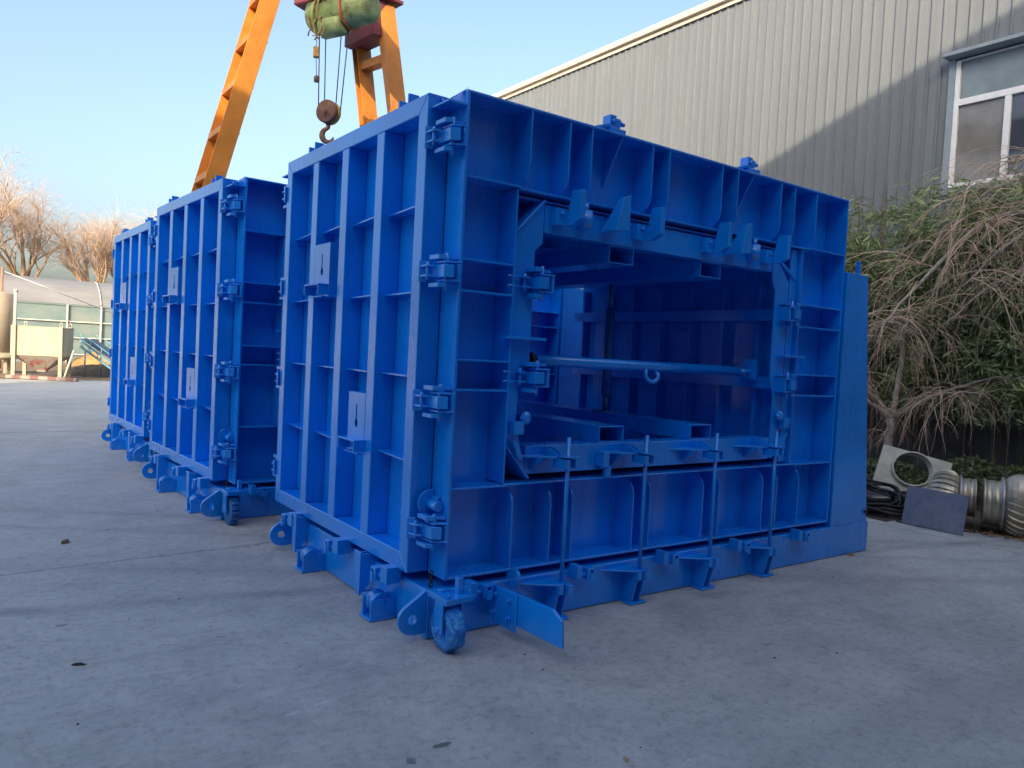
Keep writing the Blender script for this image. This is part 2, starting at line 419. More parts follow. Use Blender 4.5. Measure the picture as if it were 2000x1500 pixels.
def make_mould():
    R = empty('steel_mould')
    # base beam
    m = MB().box(-.10, 4.42, -.02, 2.12, 0.004, .267).box(.45, 4.42, 2.1205, 2.62, 0.004, .267)
    m.box(-.118, -.100, -.024, .05, .006, .262)
    base = m.build('base_beam', BLUE, R, .006)
    MB().cyl((4.36, -.021, .36), (4.36, -.030, .36), .020, 16).build('hole_dark_disc', BLACK, base)  # solid black disc, its colour standing in for a hole's dark inside
    # right side support wall
    m = MB().pxz([(3.83, .2675), (4.40, .2675), (4.15, 2.44), (3.83, 2.44)], -.012, 2.60)
    w = m.build('support_wall', BLUE, R, .004)
    MB().box(4.055, 4.075, .02, .05, 2.441, 2.56).build('pin_bar', BLUE2, w)
    # outer shell: top, right side, floor
    m = MB().box(.045, 3.79, .202, 2.443, 2.945, 2.96).box(3.77, 3.785, .202, 2.443, .345, 2.944).box(.045, 3.79, .202, 2.443, .33, .344)
    m.build('outer_shell', BLUE, R)
    # front frame
    m = MB()
    hole = [(.386, .836), (3.199, .836), (3.199, 2.557), (.386, 2.557)]
    m.pxz(rect(.004, 3.796, .314, 3.036), .1875, .200, [hole])
    m.box(0, .020, 0, .187, .31, 3.04)
    m.box(3.785, 3.800, 0, .187, .31, 3.04)
    m.box(.0205, 3.7845, 0, .187, 3.025, 3.04); m.box(.0205, 3.7845, 0, .187, .31, .326)
    m.box(.386, 3.272, .004, .187, 2.5575, 2.571); m.box(.386, 3.272, .004, .187, .8235, .836)
    m.box(.374, .3855, .008, .187, .837, 2.557); m.box(3.1995, 3.212, .008, .187, .837, 2.557)
    fr = m.build('front_frame', BLUE, R, BV)
    for x in TOPX:
        m = MB().pyz([(.1865, 2.590), (.1865, 3.0245), (.004, 3.0245), (.004, 2.70)]+arc(.114, 2.70, .11, 180, 270, 7)[1:], x-.006, x+.006)
        bead(m, (x-.008, .010, 3.0225), (x-.008, .18, 3.0225), .0042, int(x*99)); bead(m, (x-.008, .1855, 2.60), (x-.008, .1855, 3.02), .0042, int(x*77)); m.build('rib', BLUE, fr, .002)
    for x in TOPX:
        m = MB().pyz([(.1865, .3265), (.004, .3265), (.004, .70)]+arc(.104, .70, .10, 180, 90, 7)[1:]+[(.1865, .80)], x-.006, x+.006)
        bead(m, (x-.008, .010, .3285), (x-.008, .18, .3285), .0048, int(x*55)); bead(m, (x-.008, .1855, .335), (x-.008, .1855, .79), .0042, int(x*33)); m.build('rib', BLUE, fr, .002)
    for x in (1.185, 2.535):
        MB().pyz([(.010, 3.0242), (.1865, 3.0242), (.1865, 2.72)], x-.005, x+.005).build('gusset', BLUE, fr, .002)
    for z in ROWZ:
        d = .012
        MB().box(.0205, .405 if z in (2.575, .824) else .3735, .006, .1865, z-.006, z+.006).build('shelf_rib', BLUE, fr, .002)
        MB().pxy([(3.2135, .1865), (3.2135, .075), (3.27, .05), (3.33, .006), (3.7845, .006), (3.7845, .1865)], z-.006, z+.006).build('shelf_rib', BLUE, fr, .002)
    MB().box(3.262, 3.276, .075, .1865, .84, 2.555).build('stiffener_bar', BLUE, fr, .002)
    # rear frame
    m = MB()
    m.pxz(rect(.004, 3.796, .314, 3.036), 2.445, 2.458, [hole])
    m.box(0, .020, 2.4585, 2.645, .31, 3.04); m.box(3.785, 3.800, 2.4585, 2.645, .31, 3.04)
    m.box(.0205, 3.7845, 2.4585, 2.645, 3.025, 3.04); m.box(.0205, 3.7845, 2.4585, 2.645, .31, .326)
    m.box(.374, .3855, 2.4585, 2.635, .837, 2.557); m.box(3.1995, 3.212, 2.4585, 2.635, .837, 2.557)
    rf = m.build('rear_frame', BLUE, R, BV)
    for x in TOPX[1::2]:
        MB().box(x-.006, x+.006, 2.4585, 2.640, 2.60, 3.0245).build('rib', BLUE, rf)
    # corner ledge plates and sloping gussets at the top of the left edge
    for (y0, y1, yg, nm) in ((.0, .19, .187, fr), (2.46, 2.645, 2.445, rf)):
        MB().box(-.118, -.0005, y0, y1, 2.948, 2.960).build('ledge_plate', BLUE, nm, .002)
    MB().hexa([(-.1, .15, 2.961), (.0, .02, 3.038), (.0, .03, 3.04), (-.1, .17, 2.961), (-.085, .15, 2.961), (.02, .02, 3.06), (.02, .03, 3.06), (-.085, .17, 2.961)]).build('gusset', BLUE, fr)
    MB().pyz([(.10, 2.9605), (.187, 2.9605), (.187, 3.02)], -.062, -.050).build('gusset', BLUE, fr)
    # side door
    m = MB()
    zt, zb = 2.985, .365
    def hollow(y0, y1, z0, z1, xo, xi): m.box(xo, xi, y0, y1, z0, z1)
    m.pyz([(.06, zb), (.16, zb+.10), (.16, zt-.10), (.06, zt)], -.21, -.078)
    m.pyz([(2.24, zb), (2.24, zt), (2.14, zt-.10), (2.14, zb+.10)], -.21, -.078)
    m.pyz([(.0605, zb), (2.2395, zb), (2.14, zb+.0995), (.16, zb+.0995)], -.2095, -.078)
    m.pyz([(.0605, zt), (.16, zt-.0995), (2.14, zt-.0995), (2.2395, zt)], -.2095, -.078)
    m.box(-.077, -.055, .07, 2.23, zb+.01, zt-.01)
    m.box(-.050, -.040, .12, 2.18, zb+.06, zt-.06)
    door = m.build('side_door', BLUE, R, .004)
    PY = [(.578, .678), (1.092, 1.196), (1.606, 1.706)]
    for a, b in PY:
        MB().box(-.209, -.0775, a, b, zb+.1005, zt-.1005).build('door_post', BLUE, door, .004)
    bays = [(.1605, .5775), (.6785, 1.0915), (1.1965, 1.6055), (1.7065, 2.1395)]
    for a, b in bays:
        for z in (2.389, 1.915, 1.449, .978):
            if (b < 1.1 and a > .6 and z in (.978,)) or (a > 1.19 and b < 1.61 and z == 1.915): continue
            MB().pxy([(-.205, a), (-.160, b), (-.0775, b), (-.0775, a)], z-.005, z+.005).build('cross_plate', BLUE, door, .0015)
    def pocket(y0, y1, z0, z1, sh0, sh1):
        k = (y0+y1)/2; zc = z0+(z1-z0)*.50
        key = [(k-.008, zc+.105), (k-.008, zc+.02)]+[(k+.021*math.cos(math.radians(a)), zc-.008+.028*math.sin(math.radians(a))) for a in range(112, 430, 24)]+[(k+.008, zc+.02), (k+.008, zc+.105), (k, zc+.113)]
        m = MB().pyz(rect(y0, y1, z0, z1), -.2105, -.200, [key])
        m.box(-.1995, -.0775, y0, y0+.012, z0, z1); m.box(-.1995, -.0775, y1-.012, y1, z0, z1)
        m.box(-.1995, -.0775, y0+.0125, y1-.0125, z1-.012, z1); m.box(-.1995, -.0775, y0+.0125, y1-.0125, z0, z0+.012)
        m.box(-.090, -.0776, y0+.013, y1-.013, z0+.013, z1-.013)
        p = m.build('lift_pocket', BLUE2, door, .002)
        m = MB().box(-.285, -.2105, sh0, sh1, z0+.075, z0+.086)
        m.box(-.285, -.2106, sh0, sh0+.010, z0+.012, z0+.0745); m.box(-.285, -.2106, sh1-.010, sh1, z0+.012, z0+.0745)
        m.box(-.25, -.2106, sh0+.02, sh1-.02, z0-.004, z0+.004)
        m.build('pocket_shelf', BLUE2, door, .002)
    pocket(1.335, 1.6055, 1.927, 2.297, 1.338, 1.600)
    pocket(.6785, .925, .945, 1.315, .660, .905)
    K = 1.0364; CX, CY, CZ = -2.2187, -3.6083, 1.6
    for o in [door]+list(door.children)+[c for d in door.children for c in d.children]:
        for v in o.data.vertices: v.co = (CX+K*(v.co.x-CX), CY+K*(v.co.y-CY), CZ+K*(v.co.z-CZ))
    # clamps on the door's two upright edges
    for z in (2.782, 2.040, 1.315, .588):
        clamp_mb(z, skew=True).build('hinge_clamp', BLUE2, R, .002)
        clamp_mb(z, 0, 2.6464, 1, -1, skew=True).build('hinge_clamp', BLUE2, R, .002)
    # round stop plate with its pin
    m = MB().pxz([(-.002, .650)]+arc(-.026, .727, .080, 280, 80, 12)+[(-.002, .806)], .150, .162)
    o = m.build('stop_disc', BLUE2, R, .002)
    MB().cyl((-.030, .1495, .723), (-.030, .050, .723), .030, 18).box(-.024, -.0005, .08, .149, .69, .77).build('stop_pin', BLUE2, o, .002)
    # inner mould
    m = MB()
    lp = [(.40, 2.345), (.43, 2.345), (.600, 2.515), (.606, 2.515), (.606, 2.276), (.551, 2.226), (.551, 1.50), (.480, 1.44), (.474, 1.185), (.556, .92), (.556, .885), (.43, 1.035), (.40, 1.035)]
    m.pxz(lp, .045, .060)
    m.pxz([(.535, 2.226), (.551, 2.226), (.551, 1.50), (.535, 1.50)], .0605, .12)
    m.box(.400, .410, .0605, 2.60, .87, 2.52)
    m.pxz([(.400, 2.335), (.412, 2.335), (.60, 2.523), (.588, 2.535)], .020, 2.60)
    m.pxz([(.400, 1.045), (.412, 1.045), (.578, .862), (.566, .850)], .020, 2.60)
    m.build('inner_left_panel', BLUE, R, .002)
    m = MB()
    m.pxz([(3.094, 2.28), (3.094, .90), (2.975, .90), (2.985, 1.385), (2.930, 1.50), (2.930, 2.205), (2.90, 2.25), (2.877, 2.30), (2.877, 2.43), (2.957, 2.43)], .045, .060)
    m.box(3.104, 3.190, .045, .060, .85, 2.55)
    m.box(3.182, 3.192, .0605, 2.62, .86, 2.545)
    for z0, z1 in ((1.978, 2.072), (1.432, 1.526)): m.box(3.03, 3.05, .0605, 2.56, z0, z1).box(3.0505, 3.10, .0605, 2.56, z1-.012, z1)
    for i in range(7):
        y = .30+i*.365
        m.pxz([(3.095, 2.30), (3.181, 2.30), (3.181, .88), (3.095, .98)], y, y+.03)
    m.box(3.12, 3.181, 1.02, 1.25, 1.62, 1.88)
    ip = m.build('inner_right_panel', BLUE, R, .002)
    m = MB().hexa([(2.948, .03, 2.425), (2.962, .03, 2.440), (3.165, .03, 2.325), (3.158, .03, 2.305), (2.948, .12, 2.425), (2.962, .12, 2.440), (3.165, .12, 2.325), (3.158, .12, 2.305)])
    m.build('corner_strut', BLUE, R)
    m = MB().hexa([(2.968, .03, .895), (2.982, .03, .885), (3.165, .03, 1.05), (3.158, .03, 1.065), (2.968, .12, .895), (2.982, .12, .885), (3.165, .12, 1.05), (3.158, .12, 1.065)])
    m.build('corner_strut', BLUE, R)
    m = MB().box(.42, 3.18, .0605, 2.60, 2.525, 2.537)
    for i in range(5): m.box(.64, 2.88, .45+i*.40, .48+i*.40, 2.40, 2.5245)
    m.build('inner_roof', BLUE, R)
    m = MB().box(.42, 3.18, .20, 2.60, .860, .872); m.build('inner_floor', BLUE, R)
    m = MB().box(.615, 2.870, .050, .062, 2.345, 2.510).box(.615, 2.870, .0625, .16, 2.345, 2.357).box(.615, 2.870, .0625, .16, 2.498, 2.510)
    m.build('top_beam', BLUE, R, .002); MB().box(.615, 2.870, 2.45, 2.462, 2.345, 2.510).build('rear_beam', BLUE, R)
    m = MB().box(.560, 2.972, .050, .062, .878, 1.049).box(.560, 2.972, .0625, .20, 1.037, 1.049).box(.560, 2.972, .0625, .20, .878, .890)
    m.build('bottom_beam', BLUE, R, .002); MB().box(.560, 2.972, 2.40, 2.412, .878, 1.049).build('rear_beam', BLUE, R)
    for x0, x1 in ((1.167, 1.390), (2.058, 2.283)):
        for z0, z1 in ((1.0495, 1.160), (2.228, 2.344)):
            t = .008
            MB().pxz(rect(x0, x1, z0, z1), .064, 2.39, [rect(x0+t, x1-t, z0+t, z1-t)]).build('box_tube', BLUE, R, .002)
    m = MB().cyl((2.17, 1.095, 1.161), (2.17, 1.095, 1.30), .022, 12).cyl((2.17, 1.095, 1.30), (2.17, 1.095, 2.02), .038, 16).cyl((2.17, 1.095, 2.02), (2.17, 1.095, 2.2275), .024, 12)
    m.box(2.09, 2.25, 1.02, 1.17, 1.1605, 1.172)
    m.build('jack_post', JACK, R)
    MB().cyl((2.085, 1.04, 1.165), (2.125, 1.04, 2.05), .003, 6).build('hose', STEEL, R)
    # turnbuckle tube across the opening
    m = MB().cyl((.745, .25, 1.570), (2.79, .25, 1.562), .036, 20)
    ct = m.build('cross_tube', BLUE, R)
    MB().cyl((.625, .25, 1.571), (.745, .25, 1.570), .020, 12).cyl((.70, .25, 1.571), (.725, .25, 1.571), .050, 8).cyl((.66, .25, 1.571), (.68, .25, 1.571), .046, 8).build('screw_end', BLACK, ct)
    MB().cyl((2.79, .25, 1.562), (3.03, .25, 1.562), .018, 12).box(2.945, 2.957, .19, .31, 1.50, 1.66).cyl((2.985, .25, 1.562), (3.01, .25, 1.562), .045, 6).build('screw_end', BLUE2, ct)
    pts = [(1.735, .23, 1.545)]+[(1.785-.05*math.cos(a), .23-.03*math.sin(a/2), 1.505-.05*math.sin(a)) for a in [PI*i/8 for i in range(9)]]+[(1.835, .23, 1.535)]
    MB().tube(pts, .016, 10).build('shackle', BLUE2, ct)
    # clamps joining the inner panels
    for z in (2.030, 1.470):
        clamp_mb(z, .640, .02, 1, 1).build('panel_clamp', BLUE2, R, .002)
        clamp_mb(z, 2.985, .02, -1, 1).build('panel_clamp', BLUE2, R, .002)
        m = MB()
        for dz in (-.028, .028): m.cyl((.345, .02, z+dz), (.44, .02, z+dz), .006, 8)
        m.build('clamp_bolt', BLUE2, R)
    MB().box(.32, .615, -.03, .044, 1.690, 1.706).build('flat_bar', BLUE2, R, .002)
    MB().box(2.985, 3.27, -.03, .044, 1.690, 1.706).build('flat_bar', BLUE2, R, .002)
    for sx, xo in ((1, 3.03), (-1, .52)):
        m = MB().blob((xo, .01, 1.225), .035, .03, .04, 3, .05).box(min(xo+sx*.03, xo+sx*.10), max(xo+sx*.03, xo+sx*.10), -.02, .04, 1.13, 1.205)
        m.hexa([(xo+sx*.02, -.01, .98), (xo+sx*.05, -.01, .98), (xo+sx*.10, -.01, 1.09), (xo+sx*.07, -.01, 1.09), (xo+sx*.02, .04, .98), (xo+sx*.05, .04, .98), (xo+sx*.10, .04, 1.09), (xo+sx*.07, .04, 1.09)])
        m.build('corner_latch', BLUE2, R, .002)
    # hanging clips along the top of the opening
    for x in (.760, 1.445, 2.125, 2.815):
        MB().pyz([(-.060, 2.395), (-.13, 2.43), (-.13, 2.60), (-.045, 2.605), (-.005, 2.45), (-.005, 2.395)], x-.020, x+.020).box(x-.10, x-.012, -.003, .049, 2.395, 2.495).cyl((x-.060, -.0035, 2.465), (x-.060, -.024, 2.465), .011, 6).build('hanger_clip', BLUE2, R, .002)
    for x in (1.180, 2.405):
        MB().hexa([(x-.12, -.10, 2.405), (x, -.10, 2.420), (x, .045, 2.420), (x-.12, .045, 2.405), (x-.06, -.10, 2.62), (x, -.10, 2.64), (x, -.06, 2.64), (x-.06, -.06, 2.62)]).build('hanger_wedge', BLUE2, R, .002)
    for x in (.90, 2.58):
        MB().cyl((x, .005, 2.40), (x, .005, 2.51), .045, 18).cyl((x, .005, 2.51), (x, .005, 2.556), .018, 10).build('spring_seat', BLUE2, R)
    # tie rods with brackets
    for x in (.757, 1.423, 2.126, 2.822):
        br = MB()
        br.pyz([(-.0205, .016), (-.0205, .226), (-.155, .226), (-.155, .175), (-.115, .016)], x-.050, x-.040)
        br.pyz([(-.0205, .016), (-.0205, .226), (-.155, .226), (-.155, .175), (-.115, .016)], x+.012, x+.022)
        br.pxy([(x-.26, -.0205), (x+.03, -.0205), (x+.03, -.11), (x-.01, -.16), (x-.06, -.16)], .2265, .2365)
        br.box(x-.055, x-.020, -.170, -.075, .175, .226); br.box(x+.022, x+.060, -.165, -.085, .165, .222)
        br.box(x-.075, x+.065, -.135, -.0205, .003, .0155)
        br.build('foot_bracket', BLUE2, R, .002)
        MB().cyl((x, -.12, .18), (x, -.12, 1.118), .0135, 12).build('tie_rod', BLUE2, R)
        tb = MB()
        tb.pxy([(x-.30, .0495), (x+.02, .0495), (x+.02, -.06), (x-.04, -.10)], .988, 1.000)
        tb.pyz([(.0495, 1.0005), (.0495, 1.048)]+[(.0495-.15*t, 1.048-.045*(t**2)) for t in (.3, .6, 1)]+[(-.10, 1.0005)], x-.062, x-.052)
        tb.pyz([(.0495, 1.0005), (.0495, 1.048)]+[(.0495-.15*t, 1.048-.045*(t**2)) for t in (.3, .6, 1)]+[(-.10, 1.0005)], x-.022, x-.012)
        tb.pyz([(.0495, .9875), (-.07, .9875), (.0495, .900)], x-.16, x-.15)
        tb.box(x-.055, x-.016, -.165, -.045, .935, .9875); tb.box(x+.026, x+.040, -.165, -.045, .935, .9875)
        tb.box(x-.06, x+.075, -.165, -.045, 1.0005, 1.006); tb.box(x-.0155, x+.0255, -.060, -.045, .935, .9875)
        tb.build('arm_bracket', BLUE2, R, .002)
    MB().box(1.135, 1.185, -.03, .049, .905, 1.005).cyl((1.195, .0, .838), (1.195, .0, .91), .028, 14).build('stop_post', BLUE2, R, .002)
    # square lugs under the frame
    def sq_lug(x, y, ax):
        m = MB()
        if ax == 'x':
            m.pxz(rect(x-.032, x+.032, .215, .285), y-.03, y+.03, [rect(x-.006, x+.020, .250, .272)])
            m.box(x-.012, x+.020, y-.038, y-.0305, .200, .255)
            m.cyl((x-.075, y, .245), (x-.033, y, .245), .015, 10); m.box(x-.12, x-.076, y-.03, y+.055, .225, .3095)
        else:
            m.pyz(rect(y-.032, y+.032, .225, .300), x-.03, x+.03, [rect(y-.006, y+.020, .262, .286)])
            m.box(x-.038, x-.0305, y-.012, y+.020, .210, .270)
            m.cyl((x, y-.075, .260), (x, y-.033, .260), .015, 10); m.box(x-.02, x+.075, y-.16, y-.076, .235, .330)
        m.build('square_lug', BLUE2, R, .002)
    for x in (.235, 1.015, 1.795, 2.583, 3.355): sq_lug(x, -.075, 'x')
    for y in (2.02, 1.165, .455): sq_lug(-.19, y, 'y')
    # tapered struts below the door
    for y in (1.80, .68):
        m = MB()
        m.pyz([(y-.005, .06), (y-.005, .330), (y+.085, .330), (y+.045, .06)], -.200, -.188)
        m.pxz([(-.1875, .318), (-.055, .318), (-.135, .12), (-.1875, .07)], y-.005, y+.007)
        m.pxz([(-.1875, .318), (-.085, .318), (-.14, .13), (-.1875, .07)], y+.05, y+.06)
        m.box(-.1875, -.1005, y+.0075, y+.0495, .075, .087)
        m.build('door_strut', BLUE2, R, .002)
    # roller feet
    for y0, y1 in ((1.450, 1.600), (.365, .512)):
        m = MB().box(-.272, -.1005, y0, y1, .003, .018)
        for a in (y0+.008, y1-.030):
            m.pyz  # side cheeks
            m.pxz([(-.262, .0185), (-.1005, .0185), (-.1005, .125), (-.165, .125), (-.165, .098), (-.182, .098), (-.182, .125), (-.262, .125)], a, a+.014)
        o = m.build('roller_foot', BLUE2, R, .002)
        yc = (y0+y1)/2
        MB().lathe([(.060, -.045), (.068, -.043), (.068, -.032), (.050, -.026), (.050, .026), (.068, .032), (.068, .043), (.060, .045)], (-.182, yc-.005, .092), (0, 1, 0), 24).cyl((-.182, y0+.002, .100), (-.182, y1-.010, .100), .012, 10).build('roller', BLUE2, o)
    # lifting eye plates at the base corners
    for y, nm in ((-.022, 0), (2.08, 1)):
        pl = [(-.119, .285), (-.119, .045), (-.19, .040)]+arc(-.205, .130, .085, 250, 120, 10)
        MB().pxz(pl, y, y+.024, [circle(-.205, .130, .027)]).build('lifting_eye', BLUE2, R, .002)
    # chain between door and base
    m = MB()
    for i in range(7):
        zc = .345-.030*i; a = i % 2
        p = [( -.055+(.010*math.cos(t) if a == 0 else 0), .055+(.010*math.cos(t) if a else 0), zc+.020*math.sin(t)) for t in [2*PI*j/8 for j in range(9)]]
        m.tube(p, .004, 6, False)
    m.build('chain', BLACK, R)
    # caster wheel with its plate
    m = MB().hexa([(-.150, -.275, .268), (.045, -.250, .268), (-.035, -.070, .268), (-.140, -.070, .268), (-.150, -.275, .300), (.045, -.250, .300), (-.035, -.070, .300), (-.140, -.070, .300)])
    m.box(-.148, -.136, -.235, -.155, .105, .2675); m.box(-.030, -.018, -.235, -.155, .105, .2675)
    m.cyl((-.160, -.195, .125), (-.010, -.195, .125), .014, 12)
    m.box(-.100, -.040, -.135, -.095, .3005, .309); m.box(-.035, -.005, -.205, -.165, .3005, .385)
    m.cyl((.020, -.235, .3005), (.020, -.235, .330), .006, 6).cyl((-.12, -.25, .3005), (-.12, -.25, .325), .006, 6)
    cw = m.build('caster_wheel', BLUE2, R, .002)
    return R, cw

mould, caster = make_mould()
# tyres: wrapped in blue film on the nearest mould, bare treaded rubber on the others
rd = random.Random(3)
def wrapmod(r, i, k): return (r*(1+rd.uniform(-.07, .07)), rd.uniform(-.05, .05))
wrapped = MB().lathe([(.045, -.040), (.085, -.050), (.118, -.040), (.127, -.015), (.127, .015), (.118, .042), (.085, .052), (.045, .040)], (-.083, -.195, .127), (1, 0, 0), 40, wrapmod).build('tyre', WRAP, caster)
wrapped['label'] = 'tyre wrapped in crumpled blue plastic film'
def treadmod(r, i, k): return (r*(1.0 if (k % 4) < 3 or i in (0, 1, 6, 7) else .90), 0)
bare = MB().lathe([(.045, -.034), (.090, -.040), (.120, -.034), (.126, -.012), (.126, .012), (.120, .034), (.090, .040), (.045, .034)], (-.083, -.195, .127), (1, 0, 0), 64, treadmod, False).build('tyre', simple('blue_sprayed_rubber', (.01, .13, .40), .45), None)
bare_me = bare.data; bpy.data.objects.remove(bare)

def copy_tree(o, parent=None):
    c = o.copy(); COL.objects.link(c)
    if parent is not None: c.parent = parent
    if o.name.split('.')[0] == 'tyre':
        c.data = bare_me; c['label'] = 'bare blue sprayed tyre with cut treads'
    for ch in [x for x in o.children]:
        copy_tree(ch, c)
    return c
GM = 'blue steel moulds parked in a row'
mould2 = copy_tree(mould); mould2.location = (-.222, 3.286, 0); mould2.rotation_euler.z = .0478
mould3 = copy_tree(mould); mould3.location = (-.206, 6.596, 0); mould3.rotation_euler.z = .0338
tag(mould, 'nearest and largest blue steel mould, its open ribbed end facing the camera', 'steel mould', GM)
tag(mould2, 'middle blue steel mould, half hidden behind the nearest one, with a bare treaded wheel', 'steel mould', GM)
tag(mould3, 'farthest blue steel mould, at the left end of the row', 'steel mould', GM)
# only on the nearest mould: deflector plate, top clamps, eye disc, stop tabs
m = MB().pyz([(-.0205, .085), (-.0205, .275), (-.30, .275), (-.30, .06), (-.10, .06)], .286, .298)
o = m.pyz([(-.16, .270), (-.60, .285), (-.675, .245), (-.690, .105), (-.16, .095)], .2985, .318).build('deflector_plate', BLUE2, mould, .003)
m = MB()
for y, z in ((-.10, .225), (-.10, .125), (-.24, .225), (-.24, .125)): m.cyl((.275, y, z), (.2855, y, z), .018, 6).cyl((.258, y, z), (.2745, y, z), .008, 8)
m.build('bolt', BLUE2, o)
MB().pyz(circle(-.06, .285, .06, 20), .43, .45).build('eye_disc', BLUE2, mould)

def top_clamp(root, x):
    m = MB().box(x-.061, x+.061, .022, .150, 3.0405, 3.074)
    m.box(x-.058, x-.004, .045, .120, 3.0745, 3.160); m.box(x-.0035, x+.046, .060, .108, 3.085, 3.150)
    m.hexa([(x-.19, .045, 3.042), (x-.0585, .045, 3.078), (x-.0585, .10, 3.078), (x-.19, .10, 3.042), (x-.19, .045, 3.058), (x-.0585, .045, 3.102), (x-.0585, .10, 3.102), (x-.19, .10, 3.058)])
    m.cyl((x+.0465, .083, 3.128), (x+.064, .083, 3.128), .024, 6); m.cyl((x+.064, .083, 3.128), (x+.098, .083, 3.128), .014, 10); m.cyl((x-.03, .0445, 3.12), (x-.03, .028, 3.12), .014, 8)
    m.build('top_clamp', BLUE2, root, .003)
for r in (mould, mould2, mould3):
    for x in (1.155, 2.552): top_clamp(r, x)
    MB().cyl((3.6, .25, 3.0405), (3.6, .25, 3.12), .014, 10).build('pin_bar', BLUE2, r)
    for y in (.56, 2.03):
        MB().box(-.110, -.040, y-.078, y-.062, 3.036, 3.108).box(-.110, -.040, y+.041, y+.057, 3.036, 3.092).box(-.085, -.065, y-.0615, y+.0405, 3.036, 3.07).build('stop_tab', BLUE2, r, .002)

# ------------------------------------------------------------------ ground
def sheet(name, pts, z, mat, kind='structure'):
    o = MB().add([(x, y, z) for x, y in pts], [tuple(range(len(pts)))]).build(name, mat, None, recalc=False)
    return tag(o, kind=kind)
sheet('yard_ground', [(-300, -300), (300, -300), (300, 400), (-300, 400)], 0, GROUND)
sheet('dirt_ground', [(-60, 25.6), (3.2, 25.3), (40, 25.0), (200, 40), (200, 200), (-60, 200)], .012, SOIL)
def ragged(pts, seg=14, amp=.09, seed=1):
    rd = random.Random(seed); out = []
    for (a, b) in zip(pts, pts[1:]+pts[:1]):
        for i in range(seg):
            t = i/seg; out.append((a[0]+(b[0]-a[0])*t+rd.uniform(-amp, amp), a[1]+(b[1]-a[1])*t+rd.uniform(-amp, amp)))
    return out
sheet('planting_bed', ragged([(6.75, -.75), (10.45, -.75), (10.45, 14), (6.2, 14), (6.0, .62), (6.2, .1)]), .008, SOILD)

# ------------------------------------------------------------------ factory building on the right
W = 10.5
fb = empty('factory_building', (W, 2, 0))
def loc(m, root):   # shift mesh coordinates into the root's space
    r = root.location; m.v = [(x-r.x, y-r.y, z-r.z) for x, y, z in m.v]; return m
RZ = 9.10
vs = []; fs = []
y = -24.0; prof = []
while y < 15.6:
    prof += [(y, 0), (y+.168, 0), (y+.172, -.032), (y+.196, -.032)]
    y += .2
prof.append((y, 0))
def strip(pr, z0, z1):
    m = MB(); n = len(pr)
    m.add([(W+d, yy, z0) for yy, d in pr]+[(W+d, yy, z1) for yy, d in pr], [(i, i+1, n+i+1, n+i) for i in range(n-1)])
    return m
wy0, wy1, wz0, wz1 = -.80, 2.34, 4.60, 6.60
A = [p for p in prof if p[0] < wy0]+[(wy0-.002, 0)]; B = [(wy0-.002, 0)]+[p for p in prof if wy0 < p[0] < wy1]+[(wy1+.002, 0)]; Cc = [(wy1+.002, 0)]+[p for p in prof if p[0] > wy1]
m = strip(A, .9, RZ); m2 = strip(Cc, .9, RZ); m3 = strip(B, .9, wz0-.03); m4 = strip(B, wz1+.03, RZ)
for q in (m2, m3, m4): m.add(q.v, q.f)
loc(m, fb).build('siding_wall', SIDING, fb, recalc=False)
loc(MB().box(W-.05, W+.25, -24, 15.6, 0, .9), fb).build('plinth', simple('plinth_painted_shade', (.12, .125, .13), .9, 0, .3, 3), fb)  # dark colour paints in the shade behind the planting
loc(MB().box(W+.3, W+22, -24, 15.6, 0, RZ-.05), fb).build('building_body', SIDING, fb)
loc(MB().box(W-.14, W+22.2, -24.2, 15.8, RZ, RZ+.14), fb).build('roof_trim', FASCIA, fb, .01)
loc(MB().box(W-.06, W-.032, -24, 15.6, RZ-.10, RZ-.001), fb).build('trim_flashing', FASCIA, fb)
win = loc(MB().box(W-.055, W+.06, wy1-.001, wy1+.10, wz0-.10, wz1+.04).box(W-.055, W+.06, wy0-.10, wy0, wz0-.10, wz1+.04).box(W-.055, W+.06, wy0+.001, wy1-.002, wz0-.10, wz0-.001), fb).build('window', TRIMG, fb, .004)
loc(MB().hexa([(W-.26, wy0-.16, wz1+.03), (W-.26, wy1+.12, wz1+.03), (W+.02, wy1+.12, wz1+.03), (W+.02, wy0-.16, wz1+.03), (W-.26, wy0-.16, wz1+.085), (W-.26, wy1+.12, wz1+.085), (W+.02, wy1+.12, wz1+.12), (W+.02, wy0-.16, wz1+.12)]), fb).build('window_hood', TRIMG, win, .004)
tz = 5.93
m = MB()
for a, b in ((wy1-.075, wy1-.003), (wy0+.003, wy0+.075)): m.box(W-.045, W+.04, a, b, wz0, wz1)
m.box(W-.045, W+.04, wy0+.076, wy1-.076, wz0, wz0+.07); m.box(W-.045, W+.04, wy0+.076, wy1-.076, wz1-.02, wz1)
m.box(W-.050, W+.04, wy0+.076, wy1-.076, tz-.05, tz+.05)
for yy in (1.55, .77, -.01): m.box(W-.050, W+.04, yy-.045, yy+.045, wz0+.071, tz-.051)
loc(m, fb).build('window_frame', PVC, win, .004)
loc(MB().box(W+.0, W+.01, wy0+.08, wy1-.08, tz+.051, wz1-.021), fb).build('pane', GLASS_UP, win)
for i, (a, b, gm) in enumerate(((1.596, wy1-.077, GLASS), (.816, 1.504, GLASSD), (.036, .724, GLASS), (wy0+.077, -.056, GLASSD))):
    loc(MB().box(W+.0, W+.01, a, b, wz0+.071, tz-.052), fb).build('pane', gm, win)
tag(fb, 'grey corrugated factory building with a white framed window and pale roof edge', 'factory building')

